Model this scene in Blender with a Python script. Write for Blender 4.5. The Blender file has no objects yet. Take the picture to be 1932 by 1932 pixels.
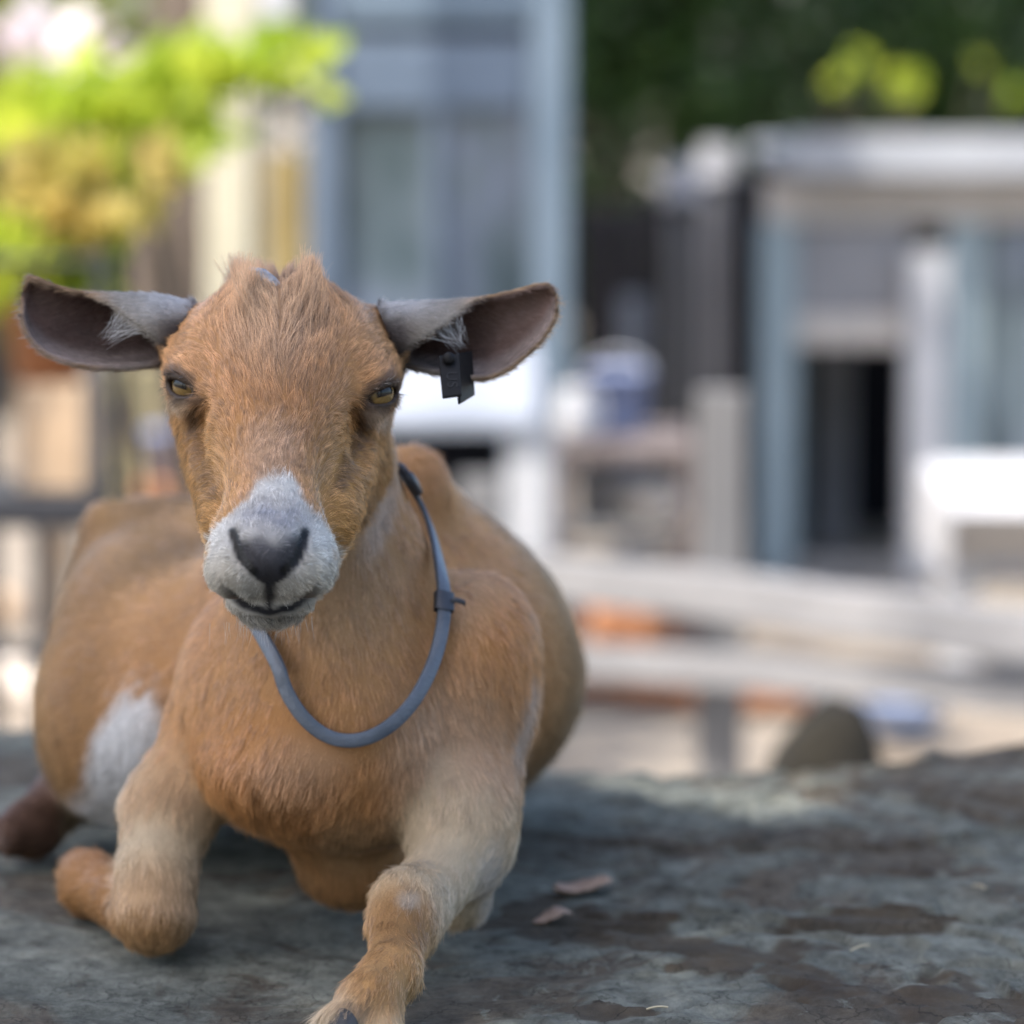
import bpy, bmesh, math, random
import numpy as np
from mathutils import Vector, Matrix, kdtree

CLAY = False          # plain look at the shapes
FUR = True
rng = np.random.default_rng(7)
random.seed(7)
scene = bpy.context.scene
C = scene.collection

# ------------------------------------------------------------------ camera
CAM_Z = 1.10                       # eye height above the yard; the boulder top is 0.58
F_PX, N_PX = 6838.0, 1932.0        # focal length measured on the 1932 px view of the photograph
HORIZON = 128.0
PITCH = math.atan((N_PX / 2 - HORIZON) / F_PX)
cam_d = bpy.data.cameras.new("camera")
cam = bpy.data.objects.new("camera", cam_d)
C.objects.link(cam)
cam.location = (0, 0, CAM_Z)
cam.rotation_euler = (math.pi / 2 - PITCH, 0, 0)
cam_d.sensor_width = 36.0
cam_d.lens = 36.0 * F_PX / N_PX
cam_d.clip_start, cam_d.clip_end = 0.05, 400.0
cam_d.dof.use_dof = not CLAY
cam_d.dof.focus_distance = 1.985
cam_d.dof.aperture_fstop = 4.0
scene.camera = cam

# ------------------------------------------------------------------ world, sun, exposure
SUN_EL, SUN_AZ = math.radians(55), math.radians(-127)    # azimuth from +Y towards +X: from the camera's left, a little behind it
sun_dir = Vector((math.sin(SUN_AZ) * math.cos(SUN_EL), math.cos(SUN_AZ) * math.cos(SUN_EL), math.sin(SUN_EL)))
world = bpy.data.worlds.new("World")
scene.world = world
world.use_nodes = True
wn = world.node_tree
sky = wn.nodes.new("ShaderNodeTexSky")
sky.sky_type = 'NISHITA'
sky.sun_disc = False
sky.sun_elevation = SUN_EL
sky.sun_rotation = SUN_AZ
sky.dust_density = 3.0      # a hazy summer sky, whiter than a clear one
sky.ozone_density = 0.9
bg = wn.nodes["Background"]
bg.inputs["Strength"].default_value = 0.15
wn.links.new(sky.outputs[0], bg.inputs["Color"])
sun_d = bpy.data.lights.new("sun", 'SUN')
sun_d.energy = 2.0
sun_d.angle = math.radians(0.5)
sun_d.color = (1.0, 0.95, 0.87)
sun = bpy.data.objects.new("sun", sun_d)
sun.rotation_euler = sun_dir.to_track_quat('Z', 'Y').to_euler()
sun.location = (-5, -3, 9)
C.objects.link(sun)
scene.view_settings.view_transform = 'Standard'
scene.view_settings.look = 'None'
scene.view_settings.gamma = 1.0
scene.view_settings.use_curve_mapping = False
scene.view_settings.exposure = 1.85
scene.render.engine = 'CYCLES'
scene.cycles.use_denoising = True
scene.cycles.max_bounces = 6
scene.cycles.diffuse_bounces = 4
scene.cycles.transparent_max_bounces = 8
scene.cycles.caustics_reflective = scene.cycles.caustics_refractive = False
scene.cycles.sample_clamp_indirect = 6.0

# ------------------------------------------------------------------ measuring helpers
R_ = np.array([1.0, 0, 0])
F_ = np.array([0, math.cos(PITCH), -math.sin(PITCH)])
U_ = np.array([0, math.sin(PITCH), math.cos(PITCH)])
O_ = np.array([0, 0, CAM_Z])


def W(px, py, d):
    """Place measured on the photograph at a known distance d (metres along the view axis)."""
    s = d / F_PX
    return O_ + R_ * (px - N_PX / 2) * s + U_ * (N_PX / 2 - py) * s + F_ * d


def Wz(px, py, z):
    """Place on the level plane of height z."""
    r = R_ * (px - N_PX / 2) / F_PX + U_ * (N_PX / 2 - py) / F_PX + F_
    return O_ + r * ((z - CAM_Z) / r[2])


def to_px(p):
    q = p - O_
    d = q @ F_
    return N_PX / 2 + (q @ R_) / d * F_PX, N_PX / 2 - (q @ U_) / d * F_PX, d


def unit(v):
    v = np.asarray(v, float)
    return v / np.maximum(np.linalg.norm(v, axis=-1, keepdims=True), 1e-12)


# ------------------------------------------------------------------ material helpers
def mat(name, color=(0.5, 0.5, 0.5), rough=0.7, metal=0.0, spec=0.4):
    m = bpy.data.materials.new(name)
    m.use_nodes = True
    b = m.node_tree.nodes["Principled BSDF"]
    b.inputs["Base Color"].default_value = (*color, 1)
    b.inputs["Roughness"].default_value = rough
    b.inputs["Metallic"].default_value = metal
    b.inputs["Specular IOR Level"].default_value = spec
    return m


def noise_mat(name, stops, scale=8.0, detail=6.0, rough=0.8, bump=0.0, bump_scale=40.0, stretch=(1, 1, 1), spec=0.3, coord='Object'):
    """Procedural colour: a noise pushed through a ramp, and a finer noise as relief."""
    m = mat(name, rough=rough, spec=spec)
    nt = m.node_tree
    b = nt.nodes["Principled BSDF"]
    tc = nt.nodes.new("ShaderNodeTexCoord")
    mp = nt.nodes.new("ShaderNodeMapping")
    mp.inputs["Scale"].default_value = stretch
    nz = nt.nodes.new("ShaderNodeTexNoise")
    nz.inputs["Scale"].default_value = scale
    nz.inputs["Detail"].default_value = detail
    nz.inputs["Roughness"].default_value = 0.62
    rp = nt.nodes.new("ShaderNodeValToRGB")
    e = rp.color_ramp.elements
    while len(e) < len(stops):
        e.new(0.5)
    for el, (p, c) in zip(e, stops):
        el.position = p
        el.color = (*c, 1)
    nt.links.new(tc.outputs[coord], mp.inputs[0])
    nt.links.new(mp.outputs[0], nz.inputs["Vector"])
    nt.links.new(nz.outputs["Fac"], rp.inputs[0])
    nt.links.new(rp.outputs[0], b.inputs["Base Color"])
    if bump:
        n2 = nt.nodes.new("ShaderNodeTexNoise")
        n2.inputs["Scale"].default_value = bump_scale
        n2.inputs["Detail"].default_value = 8
        bp = nt.nodes.new("ShaderNodeBump")
        bp.inputs["Strength"].default_value = bump
        bp.inputs["Distance"].default_value = 0.01
        nt.links.new(mp.outputs[0], n2.inputs["Vector"])
        nt.links.new(n2.outputs["Fac"], bp.inputs["Height"])
        nt.links.new(bp.outputs[0], b.inputs["Normal"])
    return m


def attr_mat(name, attr="coat", rough=0.75, spec=0.25):
    m = mat(name, rough=rough, spec=spec)
    nt = m.node_tree
    a = nt.nodes.new("ShaderNodeAttribute")
    a.attribute_name = attr
    nt.links.new(a.outputs["Color"], nt.nodes["Principled BSDF"].inputs["Base Color"])
    return m


# ------------------------------------------------------------------ object helpers
def tag(o, label=None, cat=None, group=None, kind=None):
    for k, v in (("label", label), ("category", cat), ("group", group), ("kind", kind)):
        if v:
            o[k] = v
    return o


def empty(name, loc):
    o = bpy.data.objects.new(name, None)
    o.location = tuple(float(v) for v in loc)
    o.empty_display_size = 0.1
    C.objects.link(o)
    return o


def link_mesh(name, me, m=None, parent=None):
    o = bpy.data.objects.new(name, me)
    C.objects.link(o)
    if m is not None:
        me.materials.clear()
        me.materials.append(m)
    if parent is not None:
        o.parent = parent
        # geometry is given in world space: undo the parent's place
        q = parent
        off = Vector((0, 0, 0))
        while q is not None:
            off += q.location
            q = q.parent
        o.location = -off
    return o


def mesh_np(name, verts, faces, smooth=True):
    me = bpy.data.meshes.new(name)
    v = np.asarray(verts, np.float32)
    f = np.asarray(faces, np.int32)
    n = f.shape[1]
    me.vertices.add(len(v))
    me.vertices.foreach_set("co", v.ravel())
    me.loops.add(f.size)
    me.loops.foreach_set("vertex_index", f.ravel())
    me.polygons.add(len(f))
    me.polygons.foreach_set("loop_start", np.arange(0, f.size, n, dtype=np.int32))
    me.polygons.foreach_set("loop_total", np.full(len(f), n, np.int32))
    me.update(calc_edges=True)
    me.validate()
    me.polygons.foreach_set("use_smooth", np.full(len(me.polygons), smooth))
    return me



# ================================================================== THE SETTING
def lattice(x, y, f, seed):
    """smooth value noise on a 2-D lattice, 0..1"""
    r = np.random.default_rng(seed)
    N = 64
    g = r.random((N, N))
    u, v = x * f + 1000.37, y * f + 1000.71
    iu, iv = np.floor(u).astype(int), np.floor(v).astype(int)
    fu, fv = u - iu, v - iv
    fu, fv = fu * fu * (3 - 2 * fu), fv * fv * (3 - 2 * fv)
    a, b = g[iu % N, iv % N], g[(iu + 1) % N, iv % N]
    c, d = g[iu % N, (iv + 1) % N], g[(iu + 1) % N, (iv + 1) % N]
    return (a * (1 - fu) + b * fu) * (1 - fv) + (c * (1 - fu) + d * fu) * fv


def fbm(x, y, f, octv, seed, gain=.5):
    o, a, t = 0, 1, 0
    for k in range(octv):
        o = o + a * lattice(x, y, f * 2 ** k, seed + k)
        t += a
        a *= gain
    return o / t


def ss(a, b, x):
    t = np.clip((x - a) / (b - a), 0, 1)
    return t * t * (3 - 2 * t)


def grid_faces(nx, ny):
    idx = np.arange(nx * ny).reshape(nx, ny)
    return np.stack([idx[:-1, :-1], idx[1:, :-1], idx[1:, 1:], idx[:-1, 1:]], -1).reshape(-1, 4)


# ---- builders that return world-space (verts, faces)
def box_vf(lo, hi, bev=.004):
    lo, hi = np.array(lo, float), np.array(hi, float)
    bm = bmesh.new()
    bmesh.ops.create_cube(bm, size=1)
    for v in bm.verts:
        v.co = Vector(lo + (np.array(v.co) + .5) * (hi - lo))
    if bev:
        bmesh.ops.bevel(bm, geom=list(bm.edges), offset=min(bev, (hi - lo).min() * .3), segments=1, affect='EDGES')
    return bm


def bm_obj(name, bm, m, parent=None, smooth=False):
    me = bpy.data.meshes.new(name)
    bm.to_mesh(me)
    bm.free()
    for p in me.polygons:
        p.use_smooth = smooth
    return link_mesh(name, me, m, parent)


def box(name, lo, hi, m, parent=None, bev=.004):
    return bm_obj(name, box_vf(lo, hi, bev), m, parent)


def beam(name, a, b, w, h, m, parent=None, bev=.006, up=(0, 0, 1), wob=0.0):
    """a squared timber from a to b, w across, h high, a little worn"""
    a, b = np.array(a, float), np.array(b, float)
    t = unit(b - a)
    sd = unit(np.cross(t, up))
    u = np.cross(sd, t)
    n = 10
    sec = [(-.5, -.42), (-.42, -.5), (.42, -.5), (.5, -.42), (.5, .42), (.42, .5), (-.42, .5), (-.5, .42)]
    V = []
    for i in range(n + 1):
        f = i / n
        j = (np.array([random.uniform(-1, 1) for _ in range(3)])) * wob
        sc = 1 + random.uniform(-1, 1) * wob * 2
        for (x, y) in sec:
            V.append(a + (b - a) * f + sd * (x * w * sc) + u * (y * h * sc) + j)
    F = []
    for i in range(n):
        for k in range(8):
            F.append((i * 8 + k, i * 8 + (k + 1) % 8, (i + 1) * 8 + (k + 1) % 8, (i + 1) * 8 + k))
    bm = bmesh.new()
    vs = [bm.verts.new(v) for v in V]
    for f in F:
        bm.faces.new([vs[k] for k in f])
    bm.faces.new([vs[k] for k in range(7, -1, -1)])
    bm.faces.new([vs[n * 8 + k] for k in range(8)])
    bmesh.ops.recalc_face_normals(bm, faces=bm.faces)
    return bm_obj(name, bm, m, parent)


def lathe(name, base, prof, m, parent=None, seg=28, axis=(0, 0, 1), wob=0.0):
    """turned shape: prof = [(radius, height), ...] along axis from base"""
    base, ax = np.array(base, float), unit(np.array(axis, float))
    e1 = unit(np.cross(ax, (0.3, 1, 0.1)))
    e2 = np.cross(ax, e1)
    an = np.linspace(0, 2 * math.pi, seg, endpoint=False)
    V = np.array([base + ax * h + np.outer(np.cos(an) * r, e1) + np.outer(np.sin(an) * r, e2) for r, h in prof])
    idx = np.arange(len(prof) * seg).reshape(-1, seg)
    F = np.stack([idx[:-1], np.roll(idx[:-1], -1, 1), np.roll(idx[1:], -1, 1), idx[1:]], -1).reshape(-1, 4)
    return link_mesh(name, mesh_np(name, V.reshape(-1, 3), F), m, parent)


def tube(name, pts, rads, m, parent=None, seg=10):
    pts = np.array(pts, float)
    rads = np.broadcast_to(np.array(rads, float), (len(pts),))
    t = unit(np.gradient(pts, axis=0))
    ref = np.array([.31, .17, .93]) if abs(t[0][2]) < .8 else np.array([1.0, .2, .1])
    V = []
    an = np.linspace(0, 2 * math.pi, seg, endpoint=False)
    for p, tt, r in zip(pts, t, rads):
        e1 = unit(np.cross(tt, ref))
        e2 = np.cross(tt, e1)
        V.append(p + np.outer(np.cos(an) * r, e1) + np.outer(np.sin(an) * r, e2))
    idx = np.arange(len(pts) * seg).reshape(-1, seg)
    F = np.stack([idx[:-1], np.roll(idx[:-1], -1, 1), np.roll(idx[1:], -1, 1), idx[1:]], -1).reshape(-1, 4)
    return link_mesh(name, mesh_np(name, np.array(V).reshape(-1, 3), F), m, parent)


def leaf_mat(name, col, col2, trans=.45):
    m = bpy.data.materials.new(name)
    m.use_nodes = True
    nt = m.node_tree
    b = nt.nodes["Principled BSDF"]
    b.inputs["Roughness"].default_value = .45
    b.inputs["Specular IOR Level"].default_value = .4
    oi = nt.nodes.new("ShaderNodeTexCoord")
    nz = nt.nodes.new("ShaderNodeTexNoise")
    nz.inputs["Scale"].default_value = 9
    rp = nt.nodes.new("ShaderNodeValToRGB")
    rp.color_ramp.elements[0].position, rp.color_ramp.elements[0].color = .35, (*col, 1)
    rp.color_ramp.elements[1].position, rp.color_ramp.elements[1].color = .65, (*col2, 1)
    tr = nt.nodes.new("ShaderNodeBsdfTranslucent")
    mx = nt.nodes.new("ShaderNodeMixShader")
    mx.inputs[0].default_value = trans
    nt.links.new(oi.outputs["Object"], nz.inputs["Vector"])
    nt.links.new(nz.outputs["Fac"], rp.inputs[0])
    nt.links.new(rp.outputs[0], b.inputs["Base Color"])
    hs = nt.nodes.new("ShaderNodeHueSaturation")
    hs.inputs["Hue"].default_value = .485
    hs.inputs["Value"].default_value = 1.5
    nt.links.new(rp.outputs[0], hs.inputs["Color"])
    nt.links.new(hs.outputs[0], tr.inputs["Color"])
    nt.links.new(b.outputs[0], mx.inputs[1])
    nt.links.new(tr.outputs[0], mx.inputs[2])
    nt.links.new(mx.outputs[0], nt.nodes["Material Output"].inputs[0])
    return m


def leaves(name, pts, dirs, size, m, parent=None, seed=0, width=.55):
    """one folded leaf (two bent blades) at every point"""
    r = np.random.default_rng(seed)
    n = len(pts)
    d = unit(dirs)
    s_ = unit(np.cross(d, r.normal(size=(n, 3))))
    u = np.cross(s_, d)
    L = size * r.uniform(.6, 1.3, n)[:, None]
    w = L * width * .5
    p = np.asarray(pts)
    V = np.stack([p, p + d * L * .45 + s_ * w + u * w * .35, p + d * L * .5 - u * L * .03, p + d * L * .45 - s_ * w + u * w * .35, p + d * L - u * L * .18], 1)
    F = np.array([[0, 1, 2], [0, 2, 3], [1, 4, 2], [2, 4, 3]])
    F = (F[None] + (np.arange(n) * 5)[:, None, None]).reshape(-1, 3)
    return link_mesh(name, mesh_np(name, V.reshape(-1, 3), F), m, parent)


def crown_points(c, rad, n, seed, lobes=14, hollow=.35):
    """points in an uneven crown: clumps on an ellipsoid with gaps between"""
    r = np.random.default_rng(seed)
    c, rad = np.array(c, float), np.array(rad, float)
    lc = unit(r.normal(size=(lobes, 3))) * r.uniform(hollow, .85, (lobes, 1))
    lr = r.uniform(.22, .48, lobes)
    k = r.integers(0, lobes, n)
    q = lc[k] + unit(r.normal(size=(n, 3))) * (lr[k] * r.random(n) ** .45)[:, None]
    out = unit(q + r.normal(size=(n, 3)) * .5)
    return c + q * rad, out, c + lc * rad


bark_m = noise_mat("bark", [(.3, (.06, .045, .035)), (.7, (.16, .125, .095))], 9, 8, .9, .8, 30, (1, 1, .25))


def tree(name, foot, height, c, rad, n, size, m, seed, label, group=None, trunk_r=.09, lobes=14, cat="tree", gap=None):
    t = empty(name, foot)
    tag(t, label, cat, group)
    P, D, lc = crown_points(c, rad, n, seed, lobes)
    if gap is not None:                        # an opening between the leaves that lets a sunbeam through
        q = P - np.array(gap[0])
        sdn = np.array(sun_dir)
        q = q - (q @ sdn)[:, None] * sdn
        ok = np.linalg.norm(q, axis=1) > gap[1]
        P, D = P[ok], D[ok]
    foot, c = np.array(foot, float), np.array(c, float)
    top = c + np.array([0, 0, rad[2] * .3])
    k = np.linspace(0, 1, 9)[:, None]
    bend = np.sin(k * math.pi) * np.array([.12, -.08, 0]) * height * .15
    pts = foot + (top - foot) * k + bend
    tr = tube("trunk", pts, trunk_r * (1.15 - .85 * k[:, 0]), bark_m, t)
    for q in lc[:9]:
        j = int(np.clip(round((q[2] - foot[2]) / max(top[2] - foot[2], .1) * 8 - 2), 2, 6))
        a = pts[j]
        kk = np.linspace(0, 1, 6)[:, None]
        lp = a + (q - a) * kk + np.sin(kk * math.pi) * np.array([0, 0, .1 * np.linalg.norm(q - a)])
        tube("limb", lp, trunk_r * .45 * (1 - .75 * kk[:, 0]), bark_m, t, 7)
    leaves("crown", P, D, size, m, t, seed)
    return t


# ---- ground
def ground():
    n = 220
    u = np.linspace(-1, 1, n)
    w = np.sign(u) * (np.abs(u) ** 2.8) * 250
    X, Y = np.meshgrid(w, w + 6, indexing='ij')
    Z = (fbm(X, Y, 1.3, 4, 11) - .5) * .05 - .008
    V = np.stack([X, Y, Z], -1).reshape(-1, 3)
    m = noise_mat("dirt", [(.25, (.12, .085, .058)), (.45, (.20, .165, .128)), (.6, (.26, .225, .18)), (.8, (.23, .155, .10))], 2.6, 10, .95, .5, 25)
    o = link_mesh("ground", mesh_np("ground", V, grid_faces(n, n)), m)
    tag(o, "pale dusty yard of bare earth behind the boulder", None, None, "structure")


ground()


# ---- the boulder under the goat
def rock_h(x, y):
    """height of the boulder's top"""
    z = .575 + .018 * ss(.05, .55, x) * ss(2.0, 2.8, y) + (fbm(x, y, 1.6, 3, 40) - .5) * .030 * ss(.02, .35, np.abs(x + .13)) 
    # slate layers: broken steps that run across
    t = fbm(x * .9 + y * .15, y * 1.05, 6.5, 5, 50) * 8 + y * 1.0
    fr = t - np.floor(t)
    step = np.floor(t) + ss(.80, 1.0, fr)
    amp = .0080 * (.12 + .88 * ss(-.02, .10, x)) 
    z = z + (step - t) * amp
    z = z + (fbm(x, y * 1.6, 30, 4, 60) - .5) * .006
    return z


def boulder():
    xs = np.concatenate([np.linspace(-1.3, -.42, 40, endpoint=False), np.linspace(-.42, .48, 330, endpoint=False), np.linspace(.48, 1.5, 45)])
    ys = np.concatenate([np.linspace(.7, 1.8, 40, endpoint=False), np.linspace(1.8, 2.85, 380), np.linspace(2.86, 3.25, 40)])
    X, Y = np.meshgrid(xs, ys, indexing='ij')
    Z = rock_h(X, Y)
    yb = 2.70 + .05 * (fbm(X, X * 0, 3, 3, 70) - .5) + .05 * ss(.1, .5, X) + .16 * ss(-.1, -.38, X)
    edge = np.maximum.reduce([(Y - yb) / .22, (.85 - Y) / .15, (X - 1.25) / .2, (-1.1 - X) / .2])
    e = np.maximum(edge, 0)
    Z = Z - .62 * np.clip(1 - np.sqrt(np.maximum(0, 1 - np.minimum(e, 1) ** 2)), 0, 1) - (e > 0) * .02 * fbm(X, Y, 14, 3, 80) * np.minimum(e * 3, 1)
    V = np.stack([X, Y, Z], -1).reshape(-1, 3)
    m = mat("slate", rough=.85, spec=.18)
    nt = m.node_tree
    b = nt.nodes["Principled BSDF"]
    tc = nt.nodes.new("ShaderNodeTexCoord")

    def tex(scale, stretch, detail=8, dist=0.0, rough=.6):
        mp = nt.nodes.new("ShaderNodeMapping")
        mp.inputs["Scale"].default_value = stretch
        mp.inputs["Rotation"].default_value = (0, 0, .18)
        nz = nt.nodes.new("ShaderNodeTexNoise")
        nz.inputs["Scale"].default_value = scale
        nz.inputs["Detail"].default_value = detail
        nz.inputs["Distortion"].default_value = dist
        nz.inputs["Roughness"].default_value = rough
        nt.links.new(tc.outputs["Object"], mp.inputs[0])
        nt.links.new(mp.outputs[0], nz.inputs["Vector"])
        return nz.outputs["Fac"]

    def ramp(src, stops):
        rp = nt.nodes.new("ShaderNodeValToRGB")
        el = rp.color_ramp.elements
        while len(el) < len(stops):
            el.new(.5)
        for q, (p, c) in zip(el, stops):
            q.position, q.color = p, (*c, 1)
        nt.links.new(src, rp.inputs[0])
        return rp.outputs[0]

    def mixc(f, a, c):
        mx = nt.nodes.new("ShaderNodeMix")
        mx.data_type = 'RGBA'
        nt.links.new(f, mx.inputs[0])
        nt.links.new(a, mx.inputs[6])
        nt.links.new(c, mx.inputs[7])
        return mx.outputs[2]
    base = ramp(tex(9, (1, .8, 1), 12, .4, .68), [(.30, (.100, .104, .088)), (.45, (.165, .172, .146)), (.58, (.230, .237, .200)), (.72, (.31, .307, .25))])
    warm = ramp(tex(6, (1, .8, 1), 9, .5), [(.3, (.075, .060, .044)), (.7, (.145, .118, .088))])
    wf = ramp(tex(5.0, (1, .8, 1), 10, .8, .65), [(.50, (0, 0, 0)), (.56, (.9, .9, .9))])
    c1 = mixc(wf, base, warm)
    fine = ramp(tex(55, (1, .8, 1), 10, .2, .75), [(.32, (.42, .42, .42)), (.66, (1.4, 1.4, 1.4))])
    ml = nt.nodes.new("ShaderNodeMix")
    ml.data_type, ml.blend_type = 'RGBA', 'MULTIPLY'
    ml.inputs[0].default_value = 1
    nt.links.new(c1, ml.inputs[6])
    nt.links.new(fine, ml.inputs[7])
    lich = ramp(tex(20, (1, .8, 1), 9, .3, .7), [(.58, (0, 0, 0)), (.62, (.6, .6, .6))])
    lc = nt.nodes.new("ShaderNodeRGB")
    lc.outputs[0].default_value = (.26, .275, .235, 1)
    sat = nt.nodes.new("ShaderNodeAttribute")
    sat.attribute_name = "stain"
    sc = ramp(tex(24, (1, .8, 1), 9, .4, .7), [(.35, (.050, .038, .028)), (.6, (.095, .070, .046)), (.75, (.150, .105, .060))])
    sm = nt.nodes.new("ShaderNodeMath")
    sm.operation = 'MULTIPLY'
    sm.inputs[1].default_value = .85
    nt.links.new(sat.outputs["Fac"], sm.inputs[0])
    nt.links.new(mixc(sm.outputs[0], mixc(lich, ml.outputs[2], lc.outputs[0]), sc), b.inputs["Base Color"])
    # fine cracks
    vo = nt.nodes.new("ShaderNodeTexVoronoi")
    vo.feature = 'DISTANCE_TO_EDGE'
    vo.inputs["Scale"].default_value = 13
    wv = nt.nodes.new("ShaderNodeTexNoise")
    wv.inputs["Scale"].default_value = 18
    wv.inputs["Detail"].default_value = 6
    av = nt.nodes.new("ShaderNodeVectorMath")
    av.operation = 'MULTIPLY_ADD'
    av.inputs[1].default_value = (.16, .16, .16)
    nt.links.new(tc.outputs["Object"], wv.inputs["Vector"])
    nt.links.new(wv.outputs["Color"], av.inputs[0])
    nt.links.new(tc.outputs["Object"], av.inputs[2])
    nt.links.new(av.outputs[0], vo.inputs["Vector"])
    crk = ramp(vo.outputs["Distance"], [(.0, (.35, .35, .35)), (.02, (1, 1, 1))])
    cm = nt.nodes.new("ShaderNodeMix")
    cm.data_type, cm.blend_type = 'RGBA', 'MULTIPLY'
    cm.inputs[0].default_value = .8
    old = b.inputs["Base Color"].links[0].from_socket
    nt.links.new(old, cm.inputs[6])
    nt.links.new(crk, cm.inputs[7])
    nt.links.new(cm.outputs[2], b.inputs["Base Color"])
    bp = nt.nodes.new("ShaderNodeBump")
    bp.inputs["Strength"].default_value = 1.0
    bp.inputs["Distance"].default_value = .012
    nt.links.new(tex(75, (1, .8, 1), 12, .2, .75), bp.inputs["Height"])
    nt.links.new(bp.outputs[0], b.inputs["Normal"])
    me = mesh_np("boulder", V, grid_faces(len(xs), len(ys)))
    # stains with shapes of their own
    x, y = V[:, 0], V[:, 1]
    wx = x + (fbm(x, y, 12, 5, 91, .6) - .5) * .16
    wy = y + (fbm(x, y, 12, 5, 95, .6) - .5) * .16
    st = np.zeros(len(V))
    for (px, py, rx, ry) in ((1180, 1742, 190, 46), (1330, 1800, 130, 40), (1010, 1700, 80, 30), (1640, 1745, 150, 30), (1500, 1850, 120, 26), (1800, 1880, 150, 40), (1120, 1905, 120, 22), (1750, 1650, 120, 22)):
        c0 = Wz(px, py, .58)
        sx = rx * c0[1] / F_PX
        sy = abs(Wz(px, py - ry, .58)[1] - c0[1])
        st = np.maximum(st, 1 - ss(.80, 1.05, np.hypot((wx - c0[0]) / sx, (wy - c0[1]) / sy)))
    sa = me.attributes.new("stain", 'FLOAT', 'POINT')
    sa.data.foreach_set("value", st.astype(np.float32))
    o = link_mesh("boulder", me, m)
    tag(o, "broad flat grey slate boulder with brown stains that the goat lies on", "boulder")


boulder()


# ---- dry leaves and straw on the boulder
def dry_leaf(px, py, L, wid, yaw, m, label, seed):
    p = Wz(px, py, .58)
    n, k = 11, 5
    r = np.random.default_rng(seed)
    V = np.zeros((n, k, 3))
    for i in range(n):
        t = i / (n - 1)
        w = wid * math.sin(math.pi * min(1, t * .95 + .03)) ** .7
        for j in range(k):
            v = (j / (k - 1) - .5) * 2
            V[i, j] = ((t - .5) * L, v * w * .5, .002 + .16 * w * v * v + .003 * math.sin(t * 5 + seed) + r.normal() * .0004)
    c, s_ = math.cos(yaw), math.sin(yaw)
    X = p[0] + V[..., 0] * c - V[..., 1] * s_
    Y = p[1] + V[..., 0] * s_ + V[..., 1] * c
    Z = rock_h(X, Y).max() * .35 + rock_h(X, Y) * .65 + V[..., 2] - V[..., 2].min()
    me = mesh_np("dry_leaf", np.stack([X, Y, Z], -1).reshape(-1, 3), grid_faces(n, k))
    o = link_mesh("dry_leaf", me, m)
    md = o.modifiers.new("thickness", 'SOLIDIFY')
    md.thickness = .0006
    tag(o, label, "leaf", "dry leaves on the boulder")


dead_m = noise_mat("dead_leaf", [(.3, (.25, .165, .12)), (.7, (.40, .29, .22))], 60, 5, .8, .4, 200)
dry_leaf(1100, 1672, .037, .030, .05, dead_m, "larger curled pinkish dry leaf on the boulder beside the goat's elbow", 3)
dry_leaf(1044, 1732, .025, .020, .25, dead_m, "small pinkish dry leaf on the boulder in front of the larger leaf", 4)
straw_m = mat("straw", (.42, .36, .24), .6)
for k, (px, py, L, yaw, lab) in enumerate(((1622, 1788, .014, .5, "short bright straw on the boulder's middle right"), (1847, 1690, .008, -.6, "tiny bit of straw near the boulder's right edge"),
                                           (1240, 1905, .012, .15, "bit of straw near the photo's lower edge"))):
    p = Wz(px, py, .58)
    a = np.array([p[0] - math.cos(yaw) * L / 2, p[1] - math.sin(yaw) * L, 0])
    b = np.array([p[0] + math.cos(yaw) * L / 2, p[1] + math.sin(yaw) * L, 0])
    q = np.array([a + (b - a) * t for t in np.linspace(0, 1, 5)])
    q[:, 2] = rock_h(q[:, 0], q[:, 1]).max() + .0014 + .001 * np.sin(np.linspace(0, 3, 5))
    tag(tube("straw", q, .0006, straw_m, None, 6), lab, "straw", "bits of straw on the boulder")

# ---- materials of the yard
white_m = noise_mat("white_paint", [(.3, (.38, .38, .39)), (.7, (.52, .52, .525))], 5, 6, .6, .2, 40)
dark_spec = .05
grey_wood_m = noise_mat("weathered_wood", [(.3, (.115, .112, .112)), (.7, (.20, .195, .19))], 7, 8, .85, .5, 30, (1, 1, .2))
rail_m = noise_mat("bleached_rail", [(.3, (.145, .145, .15)), (.7, (.245, .24, .24))], 7, 8, .85, .5, 30, (.2, 1, 1))
dark_wood_m = noise_mat("near_black_wood", [(.3, (.006, .006, .008)), (.7, (.020, .020, .024))], 7, 8, .9, .4, 30, (1, 1, .2), spec=dark_spec)  # near-black so the palings carry deep shade in their colour
blue_m = noise_mat("blue_grey_paint", [(.3, (.09, .122, .165)), (.7, (.14, .178, .23))], 5, 6, .6, .2, 40)  # both blues lowered so the shed's shade sits in its paint
blue_pale_m = noise_mat("pale_blue_paint", [(.3, (.105, .145, .185)), (.7, (.15, .195, .24))], 5, 6, .6, .2, 40)
greywall_m = noise_mat("grey_paint", [(.3, (.20, .20, .21)), (.7, (.28, .275, .28))], 4, 6, .75, .2, 40)
teal_m = noise_mat("teal_grey_paint", [(.3, (.22, .28, .30)), (.7, (.30, .36, .38))], 4, 6, .75, .2, 40)
beige_m = noise_mat("beige_timber", [(.3, (.40, .36, .32)), (.7, (.52, .48, .44))], 6, 6, .8, .3, 40)
terra_m = noise_mat("terracotta", [(.3, (.30, .12, .055)), (.7, (.42, .20, .10))], 8, 6, .85, .3, 60)
tanpot_m = noise_mat("sandy_clay", [(.3, (.42, .29, .18)), (.7, (.55, .40, .27))], 8, 6, .85, .3, 60)
maroon_m = noise_mat("brown_glaze", [(.3, (.10, .032, .02)), (.7, (.16, .055, .03))], 8, 6, .5, .2, 60)
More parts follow.
